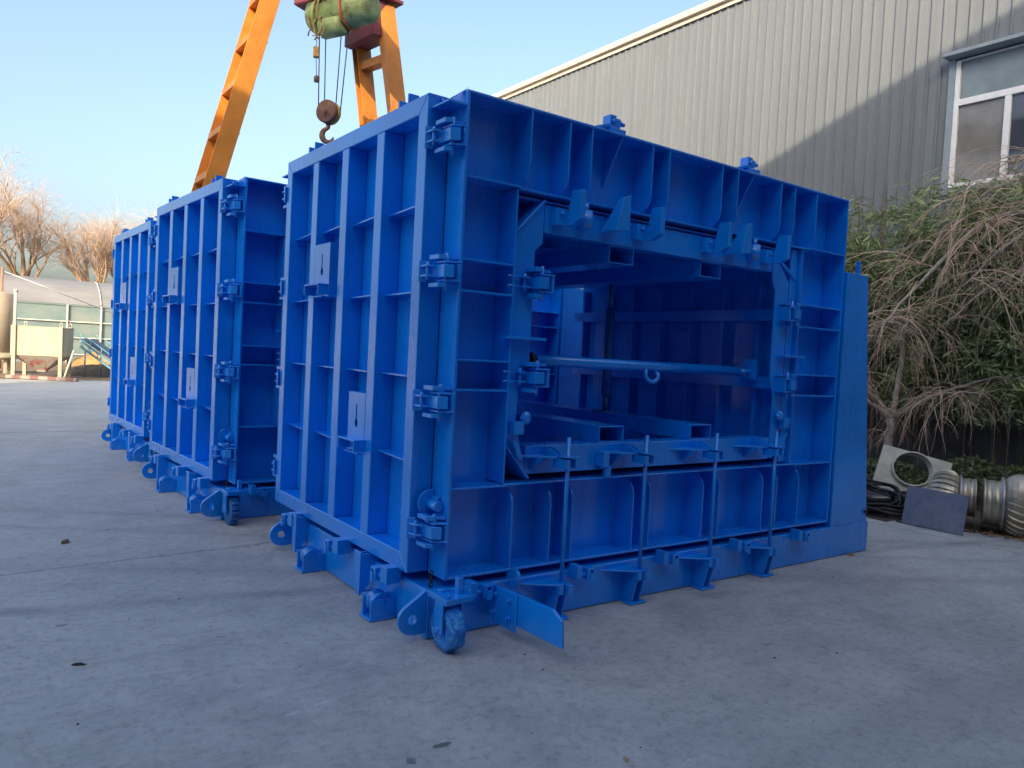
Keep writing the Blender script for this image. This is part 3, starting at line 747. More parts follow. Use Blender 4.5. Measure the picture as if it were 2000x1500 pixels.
# building behind the camera whose roof edge throws the shade over the yard
e = Vector((.854, -.520, 0)).normalized(); n = Vector((-.523, -.853, 0)).normalized()
wh = empty('warehouse', tuple(n*13.2+e*2))
m = MB(); o0 = n*13.2
def wp(a, d, z): p = o0+e*a+n*d; return (p.x, p.y, z)
m.hexa([wp(-20.5, 0, 0), wp(26, 0, 0), wp(26, 18, 0), wp(-20.5, 18, 0), wp(-20.5, 0, 16), wp(26, 0, 16), wp(26, 18, 16), wp(-20.5, 18, 16)])
loc(m, wh).build('warehouse_wall', simple('dark_brick_warehouse_wall', (.17, .165, .16), .8, 0, .08, 1), wh)
for a in range(-18, 25, 5):
    for z in (3, 8, 12):
        m = MB().hexa([wp(a, -.05, z), wp(a+2.4, -.05, z), wp(a+2.4, -.003, z), wp(a, -.003, z), wp(a, -.05, z+1.8), wp(a+2.4, -.05, z+1.8), wp(a+2.4, -.003, z+1.8), wp(a, -.003, z+1.8)])
        loc(m, wh).build('window', GLASSD, wh)
tag(wh, 'tall dark brick warehouse block behind the camera, shading the yard', 'warehouse')

# ------------------------------------------------------------------ gantry crane
gc = empty('gantry_crane', (2.6, 9.9, 0))
def slant(m, p0, p1, x0, x1, y0, y1):
    """bar whose section x0..x1, y0..y1 (offsets) runs from p0 up to p1"""
    p0, p1 = Vector(p0), Vector(p1)
    q = [(x0, y0), (x1, y0), (x1, y1), (x0, y1)]
    m.hexa([p0+Vector((a, b, 0)) for a, b in q]+[p1+Vector((a, b, 0)) for a, b in q])
# left leg: deep I section; front flange centre line
L0 = Vector((.28, 10.76, 0)); L1 = Vector((2.40, 9.96, 9.1))
hw = .165
m = MB()
slant(m, L0, L1, -hw, hw, -.008, .008); slant(m, L0, L1, -hw, hw, .80, .816); slant(m, L0, L1, -.006, .006, .0085, .7995)
leg = loc(m, gc).build('leg', ORANGE, gc, .004)
for i in range(11):
    t = (.35+i*.82)/9.1; c = L0.lerp(L1, t)
    m = MB().box(c.x-hw, c.x-.0065, c.y+.009, c.y+.799, c.z-.05, c.z+.05).box(c.x+.0065, c.x+hw, c.y+.009, c.y+.799, c.z-.05, c.z+.05)
    loc(m, gc).build('stiffener', ORANGE, leg)
# right leg: two columns joined by rungs
R0 = Vector((4.99, 8.70, 0)); R1 = Vector((3.96, 9.58, 8.1))
B0 = Vector((4.85, 9.79, 0)); B1 = Vector((3.89, 10.29, 7.55))
m = MB()
slant(m, R0, R1, -.155, .155, -.10, .10)
legr = loc(m, gc).build('leg', ORANGE, gc, .004)
m = MB(); slant(m, B0, B1, -.15, .15, -.008, .008); slant(m, B0, B1, -.15, .15, .19, .206); slant(m, B0, B1, .11, .122, .0085, .1895)
loc(m, gc).build('rear_column', CRANERED if False else ORANGE, legr, .003)
for t in (.12, .27, .42, .57, .725, .86):
    a = R0.lerp(R1, t); b = B0.lerp(B1, t*8.1/7.55)
    m = MB(); d = Vector((0, 0, .075)); sx = Vector((.10, 0, 0))
    q0 = a+Vector((0, .101, 0)); q1 = b+Vector((0, -.009, 0)); q1.z = q0.z
    m.hexa([q0-sx-d, q0+sx-d, q1+sx-d, q1-sx-d, q0-sx+d, q0+sx+d, q1+sx+d, q1-sx+d]); loc(m, gc).build('rung', ORANGE, legr)
# girder head above the frame, top plate with bolts on the right leg
m = MB().obox((3.86, 9.95, 7.98), (.34, .05, 0), (-.08, .62, 0), (0, 0, .03)).obox((3.86, 9.95, 7.62), (.20, .03, 0), (-.07, .50, 0), (0, 0, .33))
loc(m, gc).build('leg_head', CRANERED, gc, .006)
g0 = Vector((3.02, 10.1, 7.92)); g1 = Vector((-.42, -2.6, 7.92)); gd = (g1-g0).normalized(); gs = Vector((-gd.y, gd.x, 0))
gcx = lambda t, s, z: Vector((g0.x, g0.y, 0))+gd*t+gs*s+Vector((0, 0, z))
m = MB()
def gbox(t0, t1, s0, s1, z0, z1): m.hexa([gcx(t0, s0, z0), gcx(t1, s0, z0), gcx(t1, s1, z0), gcx(t0, s1, z0), gcx(t0, s0, z1), gcx(t1, s0, z1), gcx(t1, s1, z1), gcx(t0, s1, z1)])
gbox(0, 13.1, -.13, .13, 7.42, 7.45); gbox(0, 13.1, -.010, .010, 7.4505, 8.16); gbox(0, 13.1, -.15, .15, 8.1605, 8.20)
loc(m, gc).build('girder', CRANERED, gc, .004)
m = MB().obox((2.95, 9.98, 8.33), (1.4, -.1, 0), (.03, .20, 0), (0, 0, .12)); loc(m, gc).build('cross_head', CRANERED, gc, .006)
tag(gc, 'orange gantry crane straddling behind the row of blue moulds', 'gantry crane')

# hoist with its trolley
H = Vector((2.30, 7.56, 6.60)); hd = Vector((-.45, .89, -.02)).normalized(); hs = Vector((hd.y, -hd.x, 0)).normalized()
ho = empty('wire_rope_hoist', tuple(H))
def P(t, s, z): return H+hd*t+hs*s+Vector((0, 0, z))
m = MB().lathe([(.12, -.66), (.19, -.64), (.225, -.58), (.235, -.50), (.235, -.22), (.25, -.215), (.25, -.175), (.215, -.17), (.215, .30)], P(0, 0, 0), hd, 28)
body = loc(m, ho).build('drum_housing', GREEN, ho)
m = MB().lathe([(.235, .30), (.255, .31), (.255, .345), (.24, .35), (.24, .45), (.20, .50), (.10, .52)], P(0, 0, 0), hd, 24); loc(m, ho).build('gearbox', GREEN, ho)
m = MB().lathe([(.262, -.235), (.270, -.23), (.270, -.205), (.262, -.20)], P(0, 0, 0), hd, 28); loc(m, ho).build('band', simple('faded_orange_band', (.55, .16, .05), .6), ho)
m = MB().lathe([(.12, -.30), (.155, -.28), (.155, .12), (.11, .15)], P(.12, -.05, -.20), hd, 20); loc(m, ho).build('motor', GREEN, ho)
m = MB()
for t in (-.38, .12):
    m.obox(P(t, 0, .42), hd*.05, hs*.02, (0, 0, .20)).obox(P(t, .17, .62), hd*.09, hs*.012, (0, 0, .24)).obox(P(t, -.17, .62), hd*.09, hs*.012, (0, 0, .24))
    m.obox(P(t, 0, .37), hd*.06, hs*.19, (0, 0, .02))
    for s in (-.10, .10): m.lathe([(.06, -.03), (.075, -.028), (.065, .03)], P(t, s, .90), hs, 16)
loc(m, ho).build('trolley', CRANERED, ho, .004)
m = MB().obox(P(.66, .02, .40), hd*.16, hs*.14, (0, 0, .17)); loc(m, ho).build('trolley_end', CRANERED, ho, .02)
m = MB().obox(P(.30, -.14, .30), hd*.13, hs*.10, (0, 0, .11)); loc(m, ho).build('control_box', simple('brown_grey_box', (.26, .20, .16), .7), ho, .01)
m = MB(); rdd = random.Random(5)
for k in range(5):
    a = P(.15+.05*k, -.20, .15); pts = [a+Vector((rdd.uniform(-.05, .05), rdd.uniform(-.05, .05), -.09*i+ .05*math.sin(i*1.7+k))) for i in range(7)]
    m.tube(pts, .011, 6)
loc(m, ho).build('cable_loop', simple('yellow_brown_cable', (.34, .22, .08), .6), ho)
BL = Vector((2.20, 7.55, 5.10))   # block centre
m = MB()
for (t, s, bx) in ((.34, -.12, -.16), (.25, .02, -.07), (-.06, .03, .10), (-.20, .05, .175)):
    top = P(t, s*.3, -.15); m.cyl(top, BL+Vector((bx*.80, -bx*.58, .02)), .0085, 6)
loc(m, ho).build('wire_rope', ROPE, ho)
hv = Vector((.75, -.55, 0)).normalized(); hn = Vector((-.55, -.75, 0)).normalized(); hx = (hn+hv*-.35).normalized()
m = MB().lathe([(.05, -.085), (.155, -.085), (.172, -.070), (.172, -.020), (.165, -.012)], BL, hx, 28); bk = loc(m, ho).build('hook_block', YELLOW, ho)
m = MB().lathe([(.166, .012), (.172, .020), (.172, .078), (.150, .092), (.04, .097), (.036, .112), (.012, .114)], BL, hx, 28); m.lathe([(.12, -.0115), (.12, .0115)], BL, hx, 20); loc(m, ho).build('sheave_cover', RUST, ho)
hk = BL+Vector((0, 0, -.165)); pts = []; rr = []
for i in range(15):
    a = math.radians(100+i*17.5); pts.append(hk+Vector((0, 0, -.175))+hv*(.088*math.cos(a))+Vector((0, 0, .100*math.sin(a)))); rr.append(.028+.016*math.sin(PI*min(1, i/11)) if i < 12 else .028-.005*(i-11))
pts = [hk, hk+Vector((0, 0, -.06))]+pts; rr = [.036, .030]+rr
loc(MB().tube(pts, rr, 10).lathe([(.035, -.02), (.045, 0), (.035, .03)], hk, (0, 0, 1), 12), ho).build('hook', RUST, ho)
pc = P(.40, -.02, -.52); m = MB().obox(pc, (.040, -.02, 0), (.02, .045, 0), (0, 0, .075)).cyl(pc+Vector((0, 0, .075)), P(.40, -.02, -.12), .009, 6); loc(m, ho).build('limit_switch', YELLOW, ho, .006)
m = MB().cyl(pc+Vector((0, 0, -.076)), pc+Vector((.02, -.01, -.42)), .006, 6); loc(m, ho).build('wire_rope', ROPE, ho)
q = pc+Vector((.02, -.01, -.40)); m = MB().lathe([(.025, -.05), (.044, -.045), (.044, .03), (.02, .05)], q, (0, 0, 1), 14); loc(m, ho).build('counterweight', RUST, ho)
tag(ho, 'worn green wire rope hoist with a rusty hook block hanging from the crane girder', 'hoist')

# ------------------------------------------------------------------ things on the planting bed edge
def plate_object(name, corners, thick, mat, label, cat, hole=None, bevel=0):
    a, b, d = [Vector(c) for c in corners]         # bottom-left, bottom-right, top-left
    r = empty(name, tuple(a)) if False else None
    U = (b-a); V = (d-a); N = U.cross(V).normalized()*thick
    m = MB().prism([(0, 0), (1, 0), (1, 1), (0, 1)], [], (0, 0, 0), U, V, N)
    o = m.build(name, mat, None, bevel); o.location = a
    return tag(o, label, cat)
plate_object('steel_sheet', [(6.02, .48, .012), (6.00, -.15, .012), (6.13, .49, .40)], .006, SHEET, 'bare blue grey steel sheet leaning in front of the ventilators', 'steel sheet')
# square plate with a large round opening
a = Vector((6.37, 1.09, .02)); V = Vector((.677, .172, .717)).normalized(); U2 = Vector((.781, -.586, -.218)).normalized(); N = U2.cross(V).normalized()
vp = empty('ventilator_base', tuple(a))
m = MB().prism([(0, 0), (.87, 0), (.87, .99), (0, .99)], [circle(.40, .715, .24, 36)], (0, 0, 0), U2, V, N*-.03); m.build('base_plate', CONCRETE_OLD, vp, .004)
m = MB().prism(circle(.40, .715, .258, 36), [circle(.40, .715, .2405, 36)], N*.0005, U2, V, N*.05); m.build('collar_ring', CONCRETE_OLD, vp)
tag(vp, 'pale square base plate with a large round opening leaning on the hedge', 'base plate')

def ventilator(p, axis, s, label):
    axis = Vector(axis).normalized(); r = empty('turbine_ventilator', tuple(p)); K = lambda l: [(a*s, h*s) for a, h in l]
    MB().lathe(K([(.262, .150), (.27, .154), (.27, .17), (.255, .175), (.255, .235), (.262, .238), (.262, .248), (.255, .252), (.255, .315), (.275, .32)]), (0, 0, 0), axis, 40).build('neck', VENT, r)
    MB().lathe(K([(.275, .32), (.300, .322), (.300, .350), (.275, .352)]), (0, 0, 0), axis, 40).build('flange_ring', GALV, r)
    n = 26*6
    def mod(rr, i, k):
        ph = (k % 6)/6.0; depth = .085*math.sin(PI*min(1, max(0, i)/9.0))
        return (rr*(1-depth*(ph)), .035*i)
    MB().lathe(K([(.272, .353), (.305, .38), (.335, .42), (.352, .47), (.357, .52), (.345, .58), (.315, .635), (.262, .685), (.185, .72), (.09, .735)]), (0, 0, 0), axis, n, mod, False).build('turbine_head', VENT, r)
    MB().lathe(K([(.09, .7355), (.095, .745), (.05, .76)]), (0, 0, 0), axis, 20).build('cap', GALV, r)
    tag(r, label, 'roof ventilator', 'roof ventilators lying beside the yard')
    return r
ventilator((6.455, .025, .31), (.42, -.907, .0), .92, 'nearer champagne steel turbine ventilator lying on its side, its finned head to the right')
ventilator((6.66, -.10, .32), (-.42, .905, .0), .78, 'rear turbine ventilator whose ribbed dome shows above the leaning steel sheet')

# black cables and a dark roll
m = MB(); rdd = random.Random(11)
for k in range(9):
    cx, cy = 6.33+rdd.uniform(-.08, .08), .98+rdd.uniform(-.12, .12); R_ = rdd.uniform(.22, .36); tilt = rdd.uniform(.25, .8); ph = rdd.uniform(0, 6); zb = .03+k*.012
    pts = []
    for i in range(33):
        a = 2*PI*i/32*1.02
        pts.append((cx+R_*math.cos(a)*.85+.03*math.sin(3*a+ph), cy+R_*math.sin(a)*1.1+.03*math.cos(2*a+ph), zb+max(0, .17*tilt*(1+math.cos(a-.6)))+.02*math.sin(4*a+ph)))
    m.tube(pts, .016, 8)
tag(m.build('cable_coil', BLACK, None), 'heap of coiled black cables lying beside the blue support wall', 'cable')
m = MB(); m.lathe([(.10, -.42), (.115, -.41), (.115, .41), (.10, .42)], (0, 0, 0), (.78, -.62, .05), 20)
o = m.build('dark_pipe', simple('glossy_black_pipe', (.02, .022, .026), .2), None); o.location = (6.62, .86, .13)
tag(o, 'short glossy dark pipe half buried among the black cables', 'pipe')

# ------------------------------------------------------------------ vegetation
def leafcloud(m, pts, rd, size, asp=5.0, droop=.3):
    for p in pts:
        d = Vector((rd.gauss(0, 1), rd.gauss(0, 1), rd.gauss(-droop, .55)))
        if d.length < .1: continue
        d.normalize(); s = d.cross(Vector((rd.gauss(0, 1), rd.gauss(0, 1), rd.gauss(0, 1))))
        if s.length < .05: continue
        s.normalize(); L = size*rd.uniform(.6, 1.35); w = L/asp
        p = Vector(p); mid = p+d*L*.45+Vector((0, 0, -.02*L))
        m.add([p, mid+s*w*.5, p+d*L, mid-s*w*.5], [(0, 1, 2, 3)])

def bamboo(x, y, h, wd, nc, seed, label):
    rd = random.Random(seed); r = empty('bamboo_clump', (x, y, 0)); c = MB(); lf = MB()
    for i in range(nc):
        bx, by = rd.gauss(0, wd*.35), rd.gauss(0, wd*.35); hh = h*rd.uniform(.72, 1.0); lx, ly = rd.gauss(0, .13)*hh*.6-.05*hh, rd.gauss(0, .13)*hh*.6
        pts = [Vector((bx+lx*t*t, by+ly*t*t, hh*t)) for t in [k/7 for k in range(8)]]
        c.tube(pts, [.011*(1-.8*k/7) for k in range(8)], 5, False)
        for k in range(int(46*hh/4)):
            t = rd.uniform(.22, 1.0)**.8; p = Vector((bx+lx*t*t, by+ly*t*t, hh*t)); a = rd.uniform(0, 2*PI); L = rd.uniform(.15, .55)
            q = p+Vector((math.cos(a)*L, math.sin(a)*L, rd.uniform(-.1, .22)))
            c.tube([p, p.lerp(q, .5)+Vector((0, 0, .04)), q], [.004, .003, .0015], 3, False)
            leafcloud(lf, [p.lerp(q, rd.uniform(.4, 1.05))+Vector((rd.gauss(0, .06), rd.gauss(0, .06), rd.gauss(0, .06))) for _ in range(12)], rd, .165, 6.5, .45)
    c.build('cane', CANE, r, recalc=False); lf.build('foliage', BAMBOO, r, recalc=False)
    tag(r, label, 'bamboo', 'bamboo along the factory wall'); return r
bamboo(9.55, 4.05, 3.9, .75, 15, 21, 'bamboo clump just right of the blue support wall')
bamboo(9.75, 3.05, 4.35, .80, 17, 22, 'olive bamboo clump between the bare saplings and the window')
bamboo(9.75, 2.05, 4.55, .80, 17, 23, 'tall bamboo clump reaching up to the window corner')
bamboo(9.70, 1.05, 4.75, .80, 15, 24, 'bamboo clump below the window, overhung by weeping branches')
bamboo(9.75, .10, 4.3, .75, 12, 25, 'bamboo clump at the right edge behind the weeping twigs')

def sapling(x, y, h, seed, label):
    rd = random.Random(seed); r = empty('bare_sapling', (x, y, 0)); m = MB(); tw = MB()
    for i in range(3):
        lx, ly = rd.gauss(0, .10), rd.gauss(0, .10); hh = h*rd.uniform(.8, 1)
        pts = [Vector((lx*t+.02*math.sin(6*t+i), ly*t, hh*t)) for t in [k/8 for k in range(9)]]
        m.tube(pts, [.016*(1-.8*k/8) for k in range(9)], 5, False)
        for k in range(9):
            t = rd.uniform(.3, .95); p = Vector((lx*t, ly*t, hh*t)); a = rd.uniform(0, 6.3); q = p+Vector((math.cos(a)*.22, math.sin(a)*.22, rd.uniform(.15, .5)))
            tw.tube([p, p.lerp(q, .5)+Vector((0, 0, -.03)), q], [.006, .004, .002], 4, False)
    m.build('stem', TWIGRED, r, recalc=False); tw.build('twigs', TWIGRED, r, recalc=False)
    tag(r, label, 'sapling', 'bare saplings beside the moulds')
sapling(8.35, 3.30, 4.0, 31, 'thin bare sapling closest to the blue support wall')
sapling(8.80, 2.95, 4.75, 32, 'tallest bare sapling, its stems rising against the grey siding')
sapling(9.2, 2.62, 4.75, 33, 'bare sapling standing between the tallest sapling and the window')

def weeping(name, base, limbs, ntw, seed, label, tmat, spread=.5, lmin=.6, lmax=1.7, tr=.0052, floor=.55):
    rd = random.Random(seed); r = empty(name, base); b = Vector(base)
    t = MB(); tw = MB()
    for pts, r0, r1 in limbs:
        P_ = [Vector(p)-b for p in pts]
        # smooth the limb
        S_ = []
        for i in range(len(P_)-1):
            p0 = P_[max(0, i-1)]; p1 = P_[i]; p2 = P_[i+1]; p3 = P_[min(len(P_)-1, i+2)]
            for k in range(5):
                u = k/5; S_.append(.5*((2*p1)+(p2-p0)*u+(2*p0-5*p1+4*p2-p3)*u*u+(3*p1-p0-3*p2+p3)*u**3))
        S_.append(P_[-1]); n_ = len(S_)
        t.tube([s+Vector((rd.gauss(0, .008), rd.gauss(0, .008), rd.gauss(0, .008))) for s in S_], [r0+(r1-r0)*i/(n_-1) for i in range(n_)], 8, False)
        limbs_len = sum((S_[i+1]-S_[i]).length for i in range(n_-1))
        nt = int(ntw*limbs_len)
        for _ in range(nt):
            u = rd.uniform(.30, 1); p = S_[min(n_-1, int(u*(n_-1)))]
            a = rd.uniform(0, 2*PI); d = Vector((math.cos(a)*spread, math.sin(a)*spread, rd.uniform(.05, .6))); L = rd.uniform(lmin, lmax); steps = 9; q = p.copy(); pp = [q.copy()]
            for s in range(steps):
                d += Vector((rd.gauss(0, .09), rd.gauss(0, .09), -.24+rd.gauss(0, .06))); d = d.normalized(); q = q+d*(L/steps)
                if q.z+b.z < floor: break
                pp.append(q.copy())
            if len(pp) < 3: continue
            k0 = tr*rd.uniform(.8, 1.9); tw.tube(pp, [k0*(1-.75*i/(len(pp)-1)) for i in range(len(pp))], 4, False)
            for s in range(rd.randint(2, 5)):
                i = rd.randint(1, len(pp)-2); d2 = (pp[i+1]-pp[i]).normalized()+Vector((rd.gauss(0, .5), rd.gauss(0, .5), rd.gauss(.1, .3))); q = pp[i].copy(); p2 = [q.copy()]
                for w in range(6):
                    d2 += Vector((rd.gauss(0, .12), rd.gauss(0, .12), -.2)); d2.normalize(); q = q+d2*(L*.07); p2.append(q.copy())
                tw.tube(p2, [k0*.6*(1-.6*i/6) for i in range(7)], 3, False)
    t.build('trunk', BARK, r, recalc=False); tw.build('crown', tmat, r, recalc=False)
    tag(r, label, 'weeping tree', 'bare weeping trees by the factory wall'); return r
F = (8.70, 2.05, .97)
weeping('weeping_tree', (8.66, 2.10, 0), [
    ([(8.66, 2.10, -.05), (8.68, 2.08, .5), F], .070, .058),
    ([F, (8.35, 2.25, 1.20), (8.05, 2.38, 1.55), (7.75, 2.45, 1.75)], .040, .012),
    ([F, (8.74, 2.02, 1.4), (8.76, 2.0, 1.95), (8.55, 2.0, 2.35), (8.15, 1.95, 2.30), (7.95, 1.95, 2.0)], .045, .010),
    ([F, (8.95, 1.72, 1.25), (9.1, 1.35, 1.45), (9.2, .9, 1.62), (9.2, .4, 1.62)], .040, .010),
    ([F, (8.6, 1.7, 1.25), (8.5, 1.35, 1.35), (8.45, .85, 1.42)], .028, .008),
    ([F, (8.6, 2.4, 1.35), (8.4, 2.7, 1.7), (8.1, 2.9, 1.8)], .03, .008),
], 13, 41, 'small bare weeping tree whose pale forked trunk stands behind the hedge', TWIG, .6, .5, 1.2, .0045)
T2 = (9.35, -.65, 2.6)
weeping('weeping_tree', (9.30, -.75, 0), [
    ([(9.30, -.75, -.05), (9.28, -.70, 1.3), T2], .12, .09),
    ([T2, (9.3, -.2, 3.6), (9.35, .45, 4.25), (9.2, 1.05, 4.25), (9.0, 1.55, 3.75), (8.8, 1.9, 3.1)], .055, .012),
    ([T2, (9.0, -.1, 3.3), (8.9, .5, 3.75), (8.75, 1.05, 3.65), (8.45, 1.50, 3.05), (8.1, 1.75, 2.55), (7.85, 1.85, 2.2)], .055, .012),
    ([T2, (8.85, -.4, 3.3), (8.6, .1, 3.6), (8.4, .6, 3.3), (8.2, .95, 2.8)], .045, .010),
    ([T2, (9.4, .0, 4.0), (9.45, .6, 4.6), (9.3, 1.0, 4.55)], .045, .010),
    ([T2, (8.6, -.7, 3.3), (8.2, -.4, 3.4), (7.95, .0, 2.9)], .04, .010),
    ([T2, (9.0, -.1, 2.9), (8.8, .55, 3.0), (8.65, 1.0, 2.7), (8.5, 1.3, 2.3)], .04, .010),
], 12, 42, 'large bare weeping tree arching in from the right edge over the bamboo', TWIG, .55, .7, 1.9, .005)

# hedge
rdd = random.Random(51); hg = empty('hedge', (8.0, 1.5, 0)); m = MB(); hb = MB()
for i in range(5200):
    t = rdd.uniform(0, 1); y = -1.3+4.4*t; w = rdd.gauss(0, .27); x = 8.45-.42*(y-.2)*.45+w
    zt_ = .44+.13*math.sin(y*3.1)+.09*math.sin(y*7.7+1); z = zt_*math.sqrt(max(0, 1-(w/.62)**2))*rdd.uniform(.35, 1.05)**.5
    leafcloud(m, [(x-8.0, y-1.5, max(.02, z)) for _ in range(3)], rdd, .055, 1.9, -.2)
for i in range(220):
    y = rdd.uniform(-1.3, 3.1); x = 8.45-.42*(y-.2)*.45+rdd.gauss(0, .22); hb.tube([(x-8, y-1.5, 0), (x-8+rdd.gauss(0, .06), y-1.5+rdd.gauss(0, .06), .25), (x-8+rdd.gauss(0, .1), y-1.5+rdd.gauss(0, .1), rdd.uniform(.4, .62))], [.006, .004, .002], 4, False)
m.build('foliage', HEDGE, hg, recalc=False)
tag(hg, 'low clipped leafy hedge running behind the ventilators', 'hedge')
# dead leaves
rdd = random.Random(61); m = MB()
for i in range(900):
    y = rdd.uniform(-1.2, 1.6); x = 6.2+.25*(y<.4)*(.4-y)+abs(rdd.gauss(0, .28))-.12+max(0, y-.6)*.2
    leafcloud(m, [(x, y, .016+rdd.random()*.012)], rdd, .042, 1.8, .0)
for v_ in range(len(m.v)):
    a = m.v[v_]; m.v[v_] = (a[0], a[1], min(max(a[2], .014), .035))
tag(m.build('dead_leaves', LITTER, None, recalc=False), 'brown dead leaves scattered along the edge of the planting bed', 'leaves', kind='stuff')

# ------------------------------------------------------------------ small debris on the yard
def clod(x, y, rx, ry, rz, mat, seed, name, label, cat):
    o = MB().blob((0, 0, 0), rx, ry, rz, seed, .3, 9, 6).build(name, mat, None); o.location = (x, y, rz*.55); o.rotation_euler.z = seed; return tag(o, label, cat)
clod(-1.553, 2.965, .045, .028, .014, simple('brown_clod', (.16, .12, .07), .9), 1, 'dirt_clod', 'brown clod of dirt on the concrete at the left, in front of the middle mould', 'dirt clod')
clod(-1.731, .489, .032, .010, .007, simple('dark_splinter', (.035, .025, .02), .7), 2.8, 'wood_chip', 'dark chip of wood lying alone at the lower left of the yard', 'wood chip')
clod(4.105, -.055, .028, .020, .012, simple('orange_brown_leaf', (.33, .20, .06), .8), 3, 'fallen_leaf', 'curled brown leaf against the foot of the blue base beam', 'leaf')
clod(-.03, -1.50, .020, .012, .003, simple('tan_leaf', (.34, .27, .15), .8), 4, 'fallen_leaf', 'flat tan leaf on the concrete at the bottom edge of the photo', 'leaf')
rdd = random.Random(71); m = MB()
for i in range(70):
    x, y = rdd.uniform(-2.3, 6), rdd.uniform(-2.2, 5)
    if -.3 < x < 4.5 and y > -.2: continue
    r_ = rdd.uniform(.002, .006); m.blob((x, y, r_*.5), r_*1.3, r_, r_*.6, i, .3, 6, 4)
tag(m.build('grit', simple('dark_grit', (.07, .07, .065), .9), None), 'loose dark grit scattered over the concrete yard', 'grit', kind='stuff')

# ------------------------------------------------------------------ far left: hopper, tank, conveyor, greenhouse, willows
hp = empty('hopper', (-.05, 25.9, 0)); rot = Matrix.Rotation(-.38, 4, 'Z')
def octa(r, z, flat=.4): return [(r*math.cos(a), r*math.sin(a), z) for a in [math.radians(x) for x in (-90-52, -90+52, -52+90-52+0, 52, 90-52+0, 90+52, 180-38+0, 180+38)]]
hwid, hdep = .80, .62
def ring(z, k=1.0, c=.15):
    w, d = hwid*k, hdep*k; c *= k
    return [(-w+c, -d, z), (w-c, -d, z), (w, -d+c, z), (w, d-c, z), (w-c, d, z), (-w+c, d, z), (-w, d-c, z), (-w, -d+c, z)]
def rings(rs):
    m = MB(); vs = [p for r in rs for p in r]; fs = []
    for i in range(len(rs)-1):
        for k in range(8): fs.append((i*8+k, i*8+(k+1) % 8, (i+1)*8+(k+1) % 8, (i+1)*8+k))
    fs += [tuple(range(7, -1, -1)), tuple(range((len(rs)-1)*8, len(rs)*8))]
    return m.add(vs, fs)
hp.rotation_euler.z = -.30
rings([ring(.76), ring(1.68)]).build('bin', HOPPER, hp, .008)
rings([ring(.22, .16), ring(.30, .22), ring(.759, .97)]).build('cone', CONE, hp)
rings([ring(1.681, 1.01), ring(1.71, 1.01)]).build('rim', CREAM, hp)
for sx, sy in ((-1, -1), (1, -1), (1, 1), (-1, 1)):
    x, y_ = sx*.66, sy*.64
    l = MB().box(x-.055, x+.055, y_-.05, y_+.05, 0, 1.74).build('leg', CREAM, hp, .006)
    MB().tube([(x-.035, y_, 1.74), (x-.035, y_, 1.84), (x, y_, 1.88), (x+.035, y_, 1.84), (x+.035, y_, 1.74)], .012, 8).build('lifting_loop', WHITEP, l)
MB().cyl((1.02, -.5, 1.0), (.80, -.75, .06), .035, 10).build('feed_pipe', WHITEP, hp)
tag(hp, 'cream steel hopper bin on four legs with a red peeling cone', 'hopper')
o = MB().box(-1.2, 1.05, -.09, .09, 0, .11).build('painted_kerb', KERB, None, .01); o.location = (-.05, 24.92, .012); o.rotation_euler.z = -.62
tag(o, 'red and white painted kerb at the foot of the hopper', 'kerb')
tk = empty('storage_tank', (-1.25, 28.9, 0))
MB().lathe([(.56, .75), (.56, 2.78), (.52, 2.84), (.1, 2.9)], (0, 0, 0), (0, 0, 1), 28).build('tank_shell', CREAM, tk)
MB().lathe([(.62, .50), (.75, .56), (.75, .62), (.56, .745)], (0, 0, 0), (0, 0, 1), 28).build('tank_skirt', CREAM, tk)
for a in (.6, 2.2, 3.8, 5.3): MB().box(.5*math.cos(a)-.05, .5*math.cos(a)+.05, .5*math.sin(a)-.05, .5*math.sin(a)+.05, 0, .499).build('leg', CREAM, tk)
MB().cyl((.54, -.32, .8), (.54, -.32, 2.92), .055, 12).cyl((.54, -.32, 2.92), (.54, -.32, 2.98), .075, 12).build('vent_pipe', WHITEP, tk)
tag(tk, 'tall cream storage tank at the left edge behind the hopper', 'storage tank')

cv = empty('belt_conveyor', (1.6, 26.6, 0)); cz = lambda t: (1.62-1.30*t)
c0 = Vector((-.42, .62, 1.30)); c1 = Vector((1.25, -2.0, -.15))
def cp(t, s, z): d = (c1-c0); side = Vector((.55, .36, 0)); return c0+d*t+side*s+Vector((0, 0, z))
def bar(m, a, b, r): m.cyl(a, b, r, 6)
m = MB()
for s in (0, 1):
    for z in (0, -.20): m.obox((cp(0, s, z)+cp(1, s, z))/2, (c1-c0)/2, Vector((.02, .013, 0)), (0, 0, .035))
    for i in range(9): bar(m, cp(i/8, s, 0), cp((i+.5)/8.5, s, -.20), .015)
m.build('conveyor_frame', CONVEY, cv)
m = MB()
for s in (0, 1):
    for i in range(7): bar(m, cp(i/6, s, 0), cp(i/6, s, .24), .016)
    m.tube([cp(0, s, .14), cp(.12, s, .26), cp(1, s, .24)], .017, 6)
m.build('guard_rail', CONVEY, cv)
m = MB().obox((cp(0, .5, .07)+cp(1, .5, .07))/2, (c1-c0)/2, Vector((.24, .157, 0)), (0, 0, .012)); m.build('belt', simple('dark_blue_belt', (.05, .08, .13), .6), cv)
m = MB()
for t in (.08, .5): bar(m, cp(t, 0, -.2), Vector((cp(t, 0, 0).x, cp(t, 0, 0).y, 0)), .03); bar(m, cp(t, 1, -.2), Vector((cp(t, 1, 0).x, cp(t, 1, 0).y, 0)), .03)
m.build('conveyor_leg', GALV, cv)
tag(cv, 'pale blue inclined belt conveyor half hidden by the farthest mould', 'conveyor')

